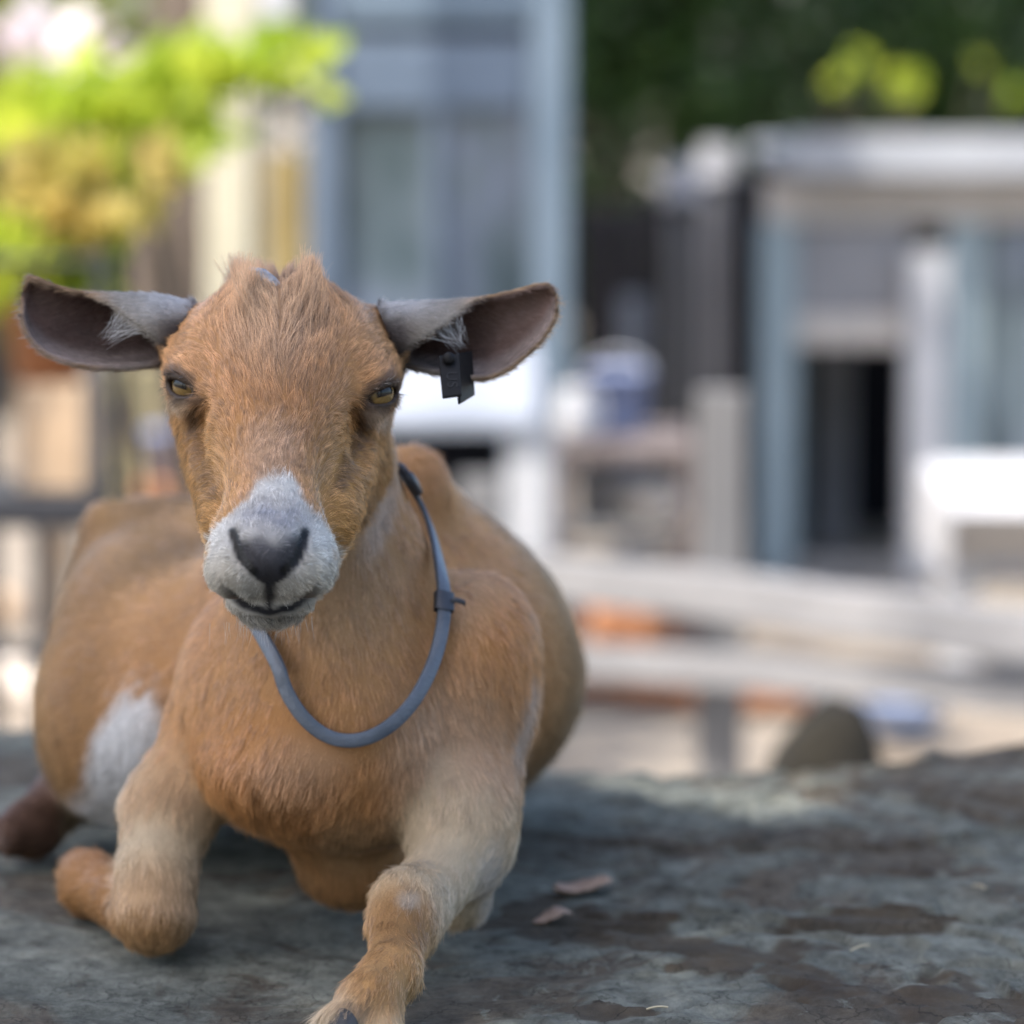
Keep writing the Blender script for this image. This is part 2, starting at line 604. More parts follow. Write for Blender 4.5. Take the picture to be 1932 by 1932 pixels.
black_metal_m = mat("black_metal", (.022, .023, .028), .5)
yellow_wood_m = noise_mat("straw_coloured_wood", [(.3, (.42, .34, .16)), (.7, (.56, .48, .27))], 7, 8, .8, .4, 30, (1, 1, .2))
cream_m = noise_mat("cream_paint", [(.3, (.42, .38, .27)), (.7, (.55, .51, .39))], 5, 6, .7, .2, 40)
bluepl_m = noise_mat("blue_plastic", [(.3, (.15, .19, .32)), (.7, (.22, .26, .40))], 6, 3, .4)
palebl_m = noise_mat("pale_blue_enamel", [(.3, (.24, .31, .48)), (.7, (.32, .39, .55))], 6, 3, .35)
stone_m = noise_mat("stone_and_sun_patch", [(.3, (.48, .42, .36)), (.7, (.68, .62, .55))], 14, 6, .9, .5, 60)
moss_m = noise_mat("mossy_rock", [(.3, (.006, .005, .003)), (.7, (.022, .018, .010))], 12, 6, .9, .6, 60)
glass_m = noise_mat("mottled_glass", [(.35, (.05, .075, .085)), (.5, (.10, .13, .15)), (.62, (.16, .19, .25)), (.7, (.09, .13, .10))], 3.2, 3, .15, spec=.8, stretch=(2.2, 1, .8))  # colour mottling stands in for reflections and contents behind the panes
earth_m = noise_mat("potting_soil", [(.3, (.02, .015, .01)), (.7, (.05, .035, .025))], 40, 4, .95, .6, 80)


def zof(py, d):
    return W(966, py, d)[2]


def xof(px, d):
    return (px - 966) * d / F_PX


def yof(d, py=966):
    return W(966, py, d)[1]


# ---- low hut on the right
roof_m = noise_mat("dull_roof_paint", [(.3, (.26, .27, .285)), (.7, (.36, .37, .385))], 4, 6, .7, .2, 30)


def hut():
    d = 7.8
    y0 = yof(d, 700)
    X = lambda p: xof(p, d)
    Z = lambda p: zof(p, d)
    h = empty("goat_hut", (X(1700), y0, 0))
    tag(h, "low white and grey goat hut with flat pale roof and dark doorway", "hut")
    right = X(2420)
    roof = box("roof", (X(1468), y0 - .10, Z(322)), (right + .1, y0 + 1.0, Z(322) + .045), roof_m, h, .01)
    box("fascia", (X(1472), y0 - .125, Z(330)), (right + .1, y0 - .102, Z(252)), roof_m, h)
    box("lintel", (X(1440), y0 - .02, Z(418)), (right, y0 + .03, Z(334)), beige_m, h)
    box("corner_post", (X(1432), y0 - .03, 0), (X(1500), y0 + .05, Z(420)), teal_m, h)
    box("panel", (X(1502), y0, Z(592)), (X(1716), y0 + .02, Z(420)), greywall_m, h)
    box("cross_rail", (X(1502), y0 - .02, Z(652)), (X(1704), y0 + .025, Z(594)), beige_m, h)
    box("door_post", (X(1706), y0 - .06, 0), (X(1782), y0 + .02, Z(470)), white_m, h)
    box("stile", (X(1784), y0 - .015, 0), (X(1852), y0 + .03, Z(420)), teal_m, h)
    win = box("window", (X(1854), y0, Z(880)), (X(2200), y0 + .015, Z(424)), glass_m, h)
    box("window_frame", (X(2010), y0 - .012, Z(880)), (X(2035), y0 - .002, Z(424)), white_m, win)
    box("board", (X(1854), y0 - .01, 0), (X(2300), y0 + .02, Z(884)), greywall_m, h)
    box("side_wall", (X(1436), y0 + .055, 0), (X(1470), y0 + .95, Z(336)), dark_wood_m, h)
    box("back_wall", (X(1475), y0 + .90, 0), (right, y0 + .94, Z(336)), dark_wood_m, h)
    box("inner_board", (X(1575), y0 + .45, 0), (X(1645), y0 + .48, Z(600)), greywall_m, h)
    box("inner_board", (X(1520), y0 + .60, 0), (X(1560), y0 + .63, Z(640)), teal_m, h)
    box("step", (X(1500), y0 - .12, 0), (X(1704), y0 + .0, .05), grey_wood_m, h)


hut()


# ---- trough in the sun at the hut
def trough():
    d = 6.5
    y0 = yof(d, 1000)
    X = lambda p: xof(p, d)
    Z = lambda p: zof(p, d)
    t = empty("feed_trough", (X(1900), y0, 0))
    tag(t, "bright white feed trough on legs standing before the hut window", "trough")
    zt, zb = Z(905), Z(1060)
    a, b = X(1775), X(2300)
    bm = bmesh.new()
    pr = [(-.20, zb + .02), (-.13, zb), (.03, zb), (.16, zt + .03), (.13, zt + .03), (.02, zb + .02), (-.12, zb + .02), (-.19, zt - .06)]
    pr = [(-.02, zb), (.12, zb), (.24, zt + .01), (.225, zt + .012), (.11, zb + .02), (-.01, zb + .02), (-.155, zt - .03), (-.17, zt - .035)]
    L = [bm.verts.new((a, y0 + p[0], p[1])) for p in pr]
    Rr = [bm.verts.new((b, y0 + p[0], p[1])) for p in pr]
    for k in range(8):
        bm.faces.new((L[k], L[(k + 1) % 8], Rr[(k + 1) % 8], Rr[k]))
    bmesh.ops.recalc_face_normals(bm, faces=bm.faces)
    bm_obj("basin", bm, white_m, t)
    box("end_board", (a - .016, y0 - .16, zb), (a - .001, y0 + .23, zt), white_m, t)
    for xx in (a + .01, b - .06):
        box("leg", (xx, y0 - .03, 0), (xx + .05, y0 + .02, zb + .005), white_m, t)
        box("leg", (xx, y0 + .09, 0), (xx + .05, y0 + .14, zb + .005), white_m, t)


trough()


# ---- rail fence
def fence():
    f = empty("rail_fence", (xof(1500, 5.1), yof(5.1, 1200), 0))
    tag(f, "low fence of two bleached grey rails crossing behind the goat", "fence")

    def P(px, py, d):
        return W(px, py, d)
    up0, up1 = P(860, 1062, 5.55), P(2140, 1222, 4.55)
    lo0, lo1 = P(860, 1232, 5.55), P(2140, 1316, 4.62)
    beam("rail", up0, up1, .035, .068, rail_m, f, wob=.003)
    beam("rail", lo0, lo1, .035, .052, rail_m, f, wob=.003)
    for px, top, dd in ((1362, 735, 5.24), (905, 900, 5.62), (2030, 860, 4.72)):
        p = W(px, top, dd)
        beam("post", (p[0], p[1], -.05), p, .068, .060, grey_wood_m, f, up=(0, 1, 0), wob=.002)


fence()


# ---- white sloping frame in the middle
def cold_frame():
    d = 5.9
    y0 = yof(d, 800)
    X = lambda p: xof(p, d)
    Z = lambda p: zof(p, d)
    t = empty("cold_frame", (X(850), y0, 0))
    tag(t, "sunlit white stand with sloping lid right behind the goat's neck", "stand")
    bm = bmesh.new()
    zf, zb = Z(815), Z(815) + .10
    for (x0, x1, ya, yb) in ((X(560), X(1015), y0, y0 + .34),):
        q = [bm.verts.new(v) for v in ((x0, ya, zf), (x1, ya, zf), (x1, yb, zb), (x0, yb, zb), (x0, ya, zf + .022), (x1, ya, zf + .022), (x1, yb, zb + .022), (x0, yb, zb + .022))]
        for k in ((0, 3, 2, 1), (4, 5, 6, 7), (0, 1, 5, 4), (1, 2, 6, 5), (2, 3, 7, 6), (3, 0, 4, 7)):
            bm.faces.new([q[i] for i in k])
    bm_obj("lid", bm, noise_mat("bluish_white_paint", [(.3, (.21, .23, .265)), (.7, (.30, .32, .36))], 5, 6, .6, .2, 40), t)
    box("leg", (X(955), y0 + .02, 0), (X(1038), y0 + .06, zf - .004), white_m, t)
    box("leg", (X(562), y0 + .02, 0), (X(640), y0 + .06, zf - .004), white_m, t)
    box("leg", (X(960), y0 + .27, 0), (X(1036), y0 + .31, zb - .03), white_m, t)
    box("shelf", (X(560), y0 + .07, Z(1010)), (X(1030), y0 + .26, Z(1010) + .02), grey_wood_m, t)
    box("shade_board", (X(565), y0 + .315, Z(1000)), (X(950), y0 + .333, zb - .03), dark_wood_m, t)  # dark board added to stand in for the shade under the lid


cold_frame()


# ---- blue shed behind the head
def shed():
    d = 7.0
    y0 = yof(d, 400)
    X = lambda p: xof(p, d)
    Z = lambda p: zof(p, d)
    t = empty("blue_shed", (X(840), y0, 0))
    tag(t, "narrow blue grey painted shed with glazed front behind the goat's head", "shed")
    top = 1.9
    box("corner_post", (X(1000), y0 - .02, 0), (X(1074), y0 + .06, top), blue_pale_m, t)
    box("corner_post", (X(585), y0 - .02, 0), (X(640), y0 + .06, top), blue_m, t)
    box("head_beam", (X(642), y0 - .015, Z(48)), (X(998), y0 + .05, Z(-60)), blue_pale_m, t)
    box("head_beam", (X(642), y0 - .01, Z(205)), (X(998), y0 + .045, Z(72)), blue_m, t)
    box("cladding", (X(642), y0 - .01, Z(-70) + .005), (X(998), y0 + .04, top), blue_m, t)
    pane = box("window", (X(642), y0 + .01, Z(640)), (X(998), y0 + .016, Z(207)), glass_m, t, 0)
    box("glazing_bar", (X(812), y0 - .006, Z(640)), (X(838), y0 + .008, Z(207)), blue_m, pane)
    for k in range(5):
        a = 642 + k * 71.2
        box("plank", (X(a), y0 - .004 + .004 * (k % 2), 0), (X(a + 69.5), y0 + .03, Z(644)), blue_m, t)
    for k in range(7):
        ya = y0 + .062 + k * .12
        box("plank", (X(1058), ya, 0), (X(1072) + .004 * (k % 2), ya + .117, top), blue_m, t)
    box("roof", (X(540), y0 - .12, top + .003), (X(1120), y0 + 1.0, top + .06), grey_wood_m, t)
    box("side_wall", (X(588), y0 + .07, 0), (X(600), y0 + .9, top), blue_m, t)
    box("back_wall", (X(602), y0 + .88, 0), (X(1056), y0 + .9, top), greywall_m, t)


shed()


# ---- near-black palings standing in for the shaded gap between shed and hut
def palings():
    t = empty("paling_fence", (xof(1260, 8.9), yof(8.9, 600), 0))
    tag(t, "tall near-black paling fence put in for the shade between blue shed and hut", "fence")
    d = 8.9
    y0 = yof(d, 600)
    r = random.Random(4)
    for k in range(14):
        a = 1090 + k * 31
        top = zof(408 - 40 * (k > 3) - r.uniform(0, 26), d)
        box("paling", (xof(a, d), y0 + .012 * (k % 2), 0), (xof(a + 29, d), y0 + .02 + .012 * (k % 2), top), dark_wood_m, t)
    box("rail", (xof(1090, d), y0 + .036, .7), (xof(1524, d), y0 + .07, .76), dark_wood_m, t)
    box("rail", (xof(1090, d), y0 + .036, .2), (xof(1524, d), y0 + .07, .26), dark_wood_m, t)


palings()
for k, (px, top, dd, lab) in enumerate(((1286, 335, 8.3, "thick grey garden stake against the dark palings"), (1352, 300, 8.5, "taller grey garden stake close to the hut post"),
                                        (1196, 560, 8.0, "slim low grey stake left of the other stakes"))):
    p = W(px, top, dd)
    o = beam("garden_stake", (p[0], p[1], -.05), p, .055, .05, grey_wood_m if k == 0 else greywall_m, None, up=(0, 1, 0), wob=.002)
    tag(o, lab, "stake", "stakes along the paling fence")
    if k < 2:  # pale pots added as highlights above the palings
        tag(lathe("flower_pot", p - np.array([0, 0, .055]), [(.045, 0), (.050, 0), (.050, .018), (.046, .018), (.034, .09), (.001, .092)], greywall_m), ("pale pot added as a highlight on the thick stake", "pale pot added as a highlight on the taller stake next to the hut")[k], "pot", "pots added as highlights on stakes")


# ---- potting bench with tubs
def bench():
    d = 6.4
    y0 = yof(d, 850)
    X = lambda p: xof(p, d)
    Z = lambda p: zof(p, d)
    t = empty("potting_bench", (X(1190), y0, 0))
    tag(t, "weathered brown potting bench standing behind the rail fence", "bench")
    brown = noise_mat("brown_wood", [(.3, (.11, .09, .085)), (.7, (.20, .165, .15))], 7, 8, .85, .4, 30)
    zt = Z(838)
    for k in range(3):
        box("board", (X(1048), y0 + k * .125, zt - .03), (X(1312), y0 + k * .125 + .118, zt), brown, t)
    for xx in (1050, 1284):
        for yy in (0.004, .32):
            box("leg", (X(xx), y0 + yy, 0), (X(xx + 26), y0 + yy + .035, zt - .032), brown, t)
    zs = Z(1000)
    for k in range(2):
        box("shelf_board", (X(1078), y0 + .02 + k * .15, zs - .02), (X(1282), y0 + .16 + k * .15, zs), grey_wood_m, t)
    bk = empty("blue_bucket", (X(1168), y0 + .16, zt + .001))
    tag(bk, "round blue plastic bucket on the potting bench", "bucket")
    r = 62 * d / F_PX
    lathe("tub", (X(1168), y0 + .16, zt + .001), [(.001, 0), (r * .72, 0), (r * .8, .01), (r, r * 1.9), (r * 1.06, r * 1.92), (r * 1.06, r * 2.02), (r * .97, r * 2.02), (r * .74, .02), (.001, .018)], bluepl_m, bk)
    hp = [(X(1168) + math.cos(a) * r * 1.02, y0 + .16, zt + r * 1.8 + math.sin(a) * r * .7) for a in np.linspace(0, math.pi, 14)]
    tube("handle", hp, .004, white_m, bk, 6)
    jr = 36 * 6.2 / F_PX  # white jug added to stand in for a blurred highlight
    jug = empty("highlight_jug", (X(1086), y0 + .07, zt + .001))
    tag(jug, "small white jug added as a highlight beside the blue bucket on the bench", "jug")
    lathe("body", (X(1086), y0 + .07, zt + .001), [(.001, 0), (jr * .8, 0), (jr, jr * .6), (jr * 1.02, jr * 1.6), (jr * .7, jr * 2.5), (jr * .78, jr * 2.9), (jr * .66, jr * 2.9), (jr * .6, jr * 2.5), (.001, jr * .4)], white_m, jug)
    hp = [(X(1086) + jr * (.7 + .75 * math.sin(a)), y0 + .07, zt + jr * (1.6 - .9 * math.cos(a))) for a in np.linspace(0, math.pi, 10)]
    tube("handle", hp, .0045, white_m, jug, 6)
    r2 = 40 * d / F_PX
    tag(lathe("flower_pot", (X(1120), y0 + .10, zs + .001), [(.001, 0), (r2 * .66, 0), (r2 * .9, r2 * 1.9), (r2, r2 * 1.9), (r2, r2 * 2.35), (r2 * .88, r2 * 2.35), (r2 * .6, .02), (.001, .02)], greywall_m),
        "pale grey flower pot on the shelf under the bench", "pot")
    lump("stone", (X(1225), y0 + .10, zs + .038), (.052, .045, .045), stone_m, 3, "rounded beige stone on the shelf under the bench", "stone")


def lump(name, c, rad, m, seed, label=None, cat=None, group=None, parent=None, rough=.35, sub=4, flat=False):
    bm = bmesh.new()
    bmesh.ops.create_icosphere(bm, subdivisions=sub, radius=1)
    r = np.random.default_rng(seed)
    ks = r.normal(size=(9, 3)) * np.linspace(1, 4.5, 9)[:, None]
    ph = r.uniform(0, 6.28, 9)
    for v in bm.verts:
        q = np.array(v.co)
        k = 1 + rough * sum(math.sin(q @ a + p) / (1 + i) for i, (a, p) in enumerate(zip(ks, ph))) * .35
        q = q * k
        if flat:
            q[2] = max(q[2], -.35)
        v.co = Vector(np.array(c) + q * np.array(rad))
    o = bm_obj(name, bm, m, parent, True)
    if label:
        tag(o, label, cat, group)
    return o


bench()

# ---- mossy rock, and bowls added as blue-white highlights, seen under the rails
pr_ = W(1565, 1440, 4.0)
lump("mossy_rock", (pr_[0], pr_[1] + .02, .205), (.098, .11, .205), moss_m, 14, "dark mossy rock poking up behind the boulder", "rock", rough=.45)


def bowl(px, py, r, label):
    p = Wz(px, py, 0.0)
    o = lathe("highlight_bowl", (p[0], p[1], .004), [(.001, 0), (r * .6, 0), (r * .85, r * .3), (r, r * .75), (r * 1.05, r * .76), (r * .97, r * .7), (r * .8, r * .3), (.001, r * .1)], palebl_m)
    tag(o, label, "bowl", "bowls added as highlights")


bowl(1532, 1330, .055, "small pale blue bowl added as a highlight left of the mossy rock")
bowl(1703, 1385, .075, "larger pale blue bowl added as a highlight right of the mossy rock")
for k, (px, py, rz, lab) in enumerate(((1215, 1205, .3, "terracotta brick lying farthest back, nearest the bench"), (1300, 1215, -.2, "terracotta brick beside another, below the fence post"),
                                       (1180, 1310, .1, "terracotta brick nearest the goat's flank"), (1290, 1322, -.1, "middle terracotta brick of the front row"),
                                       (1400, 1335, .15, "terracotta brick nearest the mossy rock"))):
    p = Wz(px, py, 0)
    bm = box_vf((-.105, -.05, 0), (.105, .05, .065), .008)
    bmesh.ops.rotate(bm, verts=bm.verts, cent=(0, 0, 0), matrix=Matrix.Rotation(rz, 3, 'Z'))
    bmesh.ops.translate(bm, verts=bm.verts, vec=(p[0], p[1], .0))
    tag(bm_obj("brick", bm, terra_m), lab, "brick", "loose bricks on the yard")


# ---- left: plant stand, pots and plants
lime_m = leaf_mat("lime_leaf", (.24, .34, .025), (.42, .48, .05), .5)
olive_m = leaf_mat("olive_leaf", (.10, .14, .02), (.19, .20, .03), .5)
yellow_m = leaf_mat("yellowing_leaf", (.34, .30, .05), (.42, .34, .10), .5)
green_m = leaf_mat("green_leaf", (.022, .055, .014), (.045, .085, .02), .35)
deep_m = leaf_mat("deep_green_leaf", (.022, .052, .012), (.05, .09, .018), .25)
pink_m = leaf_mat("pink_petal", (.70, .58, .60), (.80, .72, .72), .4)


def stand():
    d = 4.75
    y0 = yof(d, 900)
    X = lambda p: xof(p, d)
    Z = lambda p: zof(p, d)
    t = empty("plant_stand", (X(90), y0, 0))
    tag(t, "black metal plant stand with pots at the left edge", "stand")
    for px in (182, -95):
        for dy in (0, .28):
            box("upright", (X(px), y0 + dy, 0), (X(px) + .020, y0 + dy + .02, Z(470)), black_metal_m, t)
    box("upright", (X(58), y0 + .002, 0), (X(58) + .018, y0 + .02, Z(1000)), black_metal_m, t)
    for k in range(6):
        yy = y0 + .024 + k * .043
        box("shelf_bar", (X(-95) + .021, yy, Z(962)), (X(182) - .001, yy + .03, Z(940)), black_metal_m, t)
    box("apron", (X(-95) + .021, y0, Z(1000)), (X(182) - .001, y0 + .018, Z(936)), black_metal_m, t)
    box("apron", (X(-95) + .021, y0, Z(1250)), (X(182) - .001, y0 + .018, Z(1222)), black_metal_m, t)
    for k in range(5):
        yy = y0 + .024 + k * .05
        box("shelf_bar", (X(-95) + .021, yy, Z(500)), (X(182) - .001, yy + .032, Z(486)), black_metal_m, t)
    return X, Z, y0


SX, SZ, SY = stand()


def potted(name, base, r, h, m, label, crown_c, crown_r, n, size, lm, seed, stems=6, cat="plant", lobes=10):
    t = empty(name, base)
    tag(t, label, cat)
    p = lathe("pot", base, [(.001, 0), (r * .68, 0), (r * .92, h * .8), (r * 1.06, h * .8), (r * 1.06, h), (r * .92, h), (r * .88, h * .86)], m, t)
    lathe("soil", base, [(r * .885, h * .86), (r * .5, h * .9), (.001, h * .88)], earth_m, p)
    P, D, lc = crown_points(crown_c, crown_r, n, seed, lobes)
    top = np.array(base) + np.array([0, 0, h * .85])
    for q in lc[:stems]:
        k = np.linspace(0, 1, 6)[:, None]
        tube("stem", top + (q - top) * k + np.sin(k * math.pi) * np.array([0, 0, .04]), .005 * (1.2 - .8 * k[:, 0]), olive_m, t, 6)
    leaves("foliage", P, D, size, lm, t, seed, .7)
    return t


zs1, zs2 = SZ(940), SZ(486)
tag(box("tan_block", (SX(20), SY + .07, zs1 + .001), (SX(150), SY + .22, SZ(735)), tanpot_m), "added tan block standing in for the less sunlit lower part of the terracotta pot", "block")  # block added: its tan imitates the pot's less sunlit bottom
potted("potted_plant", (SX(72), SY + .14, SZ(735) + .002), .064, .105, terra_m, "lime green plant in a tall terracotta pot on an added tan block",
       (SX(60), SY + .14, SZ(520)), (.12, .12, .09), 260, .05, lime_m, 21)
potted("potted_plant", (SX(150), SY + .15, zs2 + .002), .042, .062, maroon_m, "yellowing plant in a small brown glazed pot on the stand's upper shelf",
       (SX(170), SY + .14, SZ(350)), (.12, .12, .05), 160, .055, yellow_m, 22)
# shrub with lime leaves behind the stand, and a flowering one further left
P_, D_, lc_ = crown_points((xof(285, 5.4), yof(5.4, 260), zof(232, 5.4)), (.33, .22, .095), 340, 31, 14, .1)
sh = empty("lime_shrub", (xof(300, 5.4), yof(5.4, 260), 0))
tag(sh, "sunlit shrub with lime green leaves before the cream post", "shrub")
for q in lc_[:8]:
    k = np.linspace(0, 1, 8)[:, None]
    b0 = np.array([xof(300, 5.4), yof(5.4, 260), 0])
    tube("stem", b0 + (q - b0) * k + np.sin(k * math.pi) * np.array([.05, .03, 0]), .010 * (1.2 - .8 * k[:, 0]), bark_m, sh, 6)
leaves("foliage", P_, D_, .070, lime_m, sh, 31, .8)
P_, D_, lc_ = crown_points((xof(90, 6.2), yof(6.2, 150), zof(150, 6.2)), (.28, .2, .13), 500, 33, 12, .1)
sh = empty("flowering_shrub", (xof(90, 6.2), yof(6.2, 150), 0))
tag(sh, "shrub with pale pink blossom at the upper left", "shrub")
for q in lc_[:6]:
    k = np.linspace(0, 1, 8)[:, None]
    b0 = np.array([xof(90, 6.2), yof(6.2, 150), 0])
    tube("stem", b0 + (q - b0) * k, .010 * (1.2 - .8 * k[:, 0]), bark_m, sh, 6)
leaves("foliage", P_, D_, .055, olive_m, sh, 33, .7)
r_ = np.random.default_rng(5)
k_ = r_.integers(0, len(P_), 110)
leaves("blossom", P_[k_] - np.array([0, .10, 0]), r_.normal(size=(110, 3)), .060, pink_m, sh, 34, 1.0)


# posts and boards at the back left
def back_posts():
    p = W(440, 0, 6.6)
    t = beam("cream_post", (p[0], p[1], -.05), (p[0], p[1], 2.1), .100, .09, cream_m, None, up=(0, 1, 0), wob=.001)
    tag(t, "tall square cream painted post rising behind the goat's head", "post")
    p = W(250, 690, 6.3)
    t = beam("yellow_post", (p[0], p[1], -.05), p, .085, .08, yellow_wood_m, None, up=(0, 1, 0), wob=.002)
    tag(t, "short straw coloured post between plant stand and goat's cheek", "post")
    p = W(540, 250, 7.4)
    t = beam("brown_post", (p[0], p[1], -.05), (p[0], p[1], zof(290, 7.4)), .085, .08, noise_mat("olive_wood", [(.3, (.20, .15, .06)), (.7, (.30, .23, .10))], 7, 8, .85, .4, 30), None, up=(0, 1, 0))
    tag(t, "olive brown post between cream post and blue shed", "post")
    # white board added behind the cream post to imitate its sunlit top
    o = box("sunlit_top_board", (xof(398, 6.9), yof(6.9, 60), zof(150, 6.9)), (xof(552, 6.9), yof(6.9, 60) + .02, zof(-260, 6.9)), white_m)
    tag(o, "blank white board added for the sunlit top of the cream post", "board")
    bx = Wz(318, 930, .36)
    d = 6.0
    lathe_o = lathe("blue_pot", (xof(322, d), yof(d, 850), zof(905, d)), [(.001, 0), (.028, 0), (.040, .07), (.043, .07), (.043, .085), (.036, .085), (.025, .01), (.001, .01)], bluepl_m)
    tag(lathe_o, "small blue pot on a terracotta slab by the goat's cheek", "pot")
    o = box("clay_slab", (xof(262, d), yof(d, 850) - .08, zof(960, d)), (xof(450, d), yof(d, 850) + .10, zof(905, d) - .001), terra_m)
    tag(o, "terracotta slab on a pillar behind the goat's back", "slab")
    o = box("pillar", (xof(280, d), yof(d, 850) - .05, 0), (xof(430, d), yof(d, 850) + .07, zof(960, d) - .001), tanpot_m)
    tag(o, "sandy clay pillar under the terracotta slab", "pillar")


back_posts()
for k, (px, py, r, lab) in enumerate(((14, 1312, .050, "larger pale stone put in for a sun patch at the left edge"), (78, 1322, .036, "smaller pale stone next to the goat's haunch"),
                                      (112, 1060, .045, "pale stone put in for a sun patch farther back under the plant stand"), (2, 1170, .042, "pale stone behind the stand's lower bar"))):
    p = Wz(px, py, .0)  # pale stones added to imitate sunlit patches of ground
    lump("stone_and_sun_patch", (p[0], p[1], r * .5), (r, r, r * .8), stone_m if k < 2 else tanpot_m, 60 + k, lab, "stone", "stones put in for sun patches on the yard", rough=.25, sub=3)

# ---- trees that close the view
specs = [
    ((.25, 10.4), 1.7, (.25, 10.4, .85), (.55, .45, .95), 4200, .075, deep_m, 53, "dark dense bush at the shed's back corner"),
    ((.85, 10.6), 1.7, (.85, 10.6, .85), (.75, .5, .95), 5200, .075, deep_m, 48, "dark dense bush right behind the dark palings"),
    ((1.95, 10.7), 1.7, (1.95, 10.7, .85), (.75, .5, .95), 5200, .075, deep_m, 49, "dark dense bush over the hut roof's middle"),
    ((3.0, 10.8), 1.7, (3.0, 10.8, .85), (.75, .5, .95), 4200, .075, deep_m, 50, "dark dense bush beyond the hut's far end"),
    ((1.35, 12.2), 3.6, (1.35, 12.0, 1.45), (1.25, .8, 1.5), 6200, .085, deep_m, 41, "dark dense tree behind the paling fence"),
    ((3.0, 12.8), 3.8, (3.0, 12.6, 1.5), (1.2, .8, 1.6), 4200, .085, deep_m, 42, "dark dense tree behind the hut's far end"),
    ((2.1, 14.0), 4.2, (2.1, 13.8, 1.9), (1.6, .9, 1.8), 5200, .095, green_m, 43, "taller green tree rising over the hut roof"),
    ((-.2, 13.0), 3.6, (-.2, 12.8, 1.4), (1.2, .8, 1.4), 4200, .085, green_m, 44, "green tree straight behind the blue shed"),
    ((-1.7, 11.8), 3.2, (-1.7, 11.6, 1.15), (1.1, .7, 1.15), 4200, .085, olive_m, 45, "olive green tree behind the flowering shrub"),
    ((-3.2, 13.0), 3.6, (-3.2, 12.8, 1.4), (1.3, .8, 1.4), 3600, .085, green_m, 46, "green tree beyond the left edge of the yard"),
    ((-5.0, 12.2), 3.6, (-5.0, 12.0, 1.5), (1.4, .8, 1.5), 3600, .085, green_m, 54, "green tree well left of the plant stand"),
    ((-6.9, 10.6), 3.6, (-6.9, 10.4, 1.5), (1.4, .8, 1.5), 3600, .085, olive_m, 55, "olive tree farthest left of the yard"),
    ((4.6, 13.4), 3.6, (4.6, 13.2, 1.5), (1.3, .8, 1.5), 3600, .085, green_m, 47, "green tree beyond the far end of the hut"),
]
for (f, h, c, rad, n, size, m, sd, lab) in specs:
    tree("tree", (f[0], f[1], 0), h, c, rad, n, size, m, sd, lab, "trees closing the yard", trunk_r=.08, lobes=20)

sp = empty("sapling", (xof(1690, 8.95), yof(8.95, 160), 0))  # added plant: lime leaves imitate sunlit spots on the dark trees
tag(sp, "sapling added so its lime leaves give sunlit spots above the hut roof", "sapling")
r_ = np.random.default_rng(8)
b0 = np.array([xof(1690, 8.95), yof(8.95, 160), 0])
lp_ = []
for (qx, qy) in ((1705, 165), (1580, 150), (1895, 185), (1620, 120), (1850, 120), (1700, 150), (1715, 170), (1690, 175), (1560, 160)):
    q = W(qx, qy, 8.95 + r_.uniform(-.1, .1))
    k = np.linspace(0, 1, 8)[:, None]
    tube("stem", b0 + (q - b0) * k + np.sin(k * math.pi) * np.array([0, 0, .08]), .006 * (1.3 - .9 * k[:, 0]), bark_m, sp, 6)
    for _ in range(3):
        lp_.append(q + r_.normal(size=3) * .012)
leaves("foliage", np.array(lp_), np.array([(.3, -.5, .3)] * len(lp_)) + r_.normal(size=(len(lp_), 3)) * .4, .060, lime_m, sp, 36, .9)

# ---- unseen tree added so its crown shades the goat, with a sunbeam gap
tree("shade_tree", (-2.9, -.6, 0), 5.5, (-2.35, .42, 4.45), (1.75, 1.55, .9), 12000, .10, green_m, 51, "broad unseen tree behind the camera, added so its crown shades the boulder", None, trunk_r=.16, lobes=34, gap=(Wz(1340, 1482, .58), .13))
for k, (tx, ty, lab) in enumerate(((-1.4, -2.9, "unseen leafy tree behind the camera on the left, added to block low sky"), (.9, -3.2, "unseen leafy tree straight behind the camera, added to block low sky"), (3.1, -2.6, "unseen leafy tree behind the camera on the right, added to block low sky"))):
    tree("tree", (tx, ty, 0), 5.6, (tx, ty, 2.9), (1.4, .8, 3.0), 6500, .115, green_m, 61 + k, lab, "trees added behind the camera to block low sky", trunk_r=.09, lobes=22)  # unseen trees put in to cut off the low sky
tree("shade_tree", (-.9, 9.4, 0), 6.0, (-.7, 9.3, 4.8), (2.3, 1.8, 1.3), 12000, .11, green_m, 52, "tall tree behind the blue shed, added so its unseen crown shades the hedge", None, trunk_r=.15, lobes=30)  # tree added to keep the hedge in shade


# ================================================================== THE GOAT
# distance field of the animal: round cones and ellipsoids blended together
class Prim:
    pass


def RC(a, b, ra, rb, k=0.012):
    p = Prim()
    p.kind, p.k = 'rc', k
    p.a, p.b = W(*a), W(*b)
    p.ra, p.rb = ra * a[2] / F_PX, rb * b[2] / F_PX
    return p


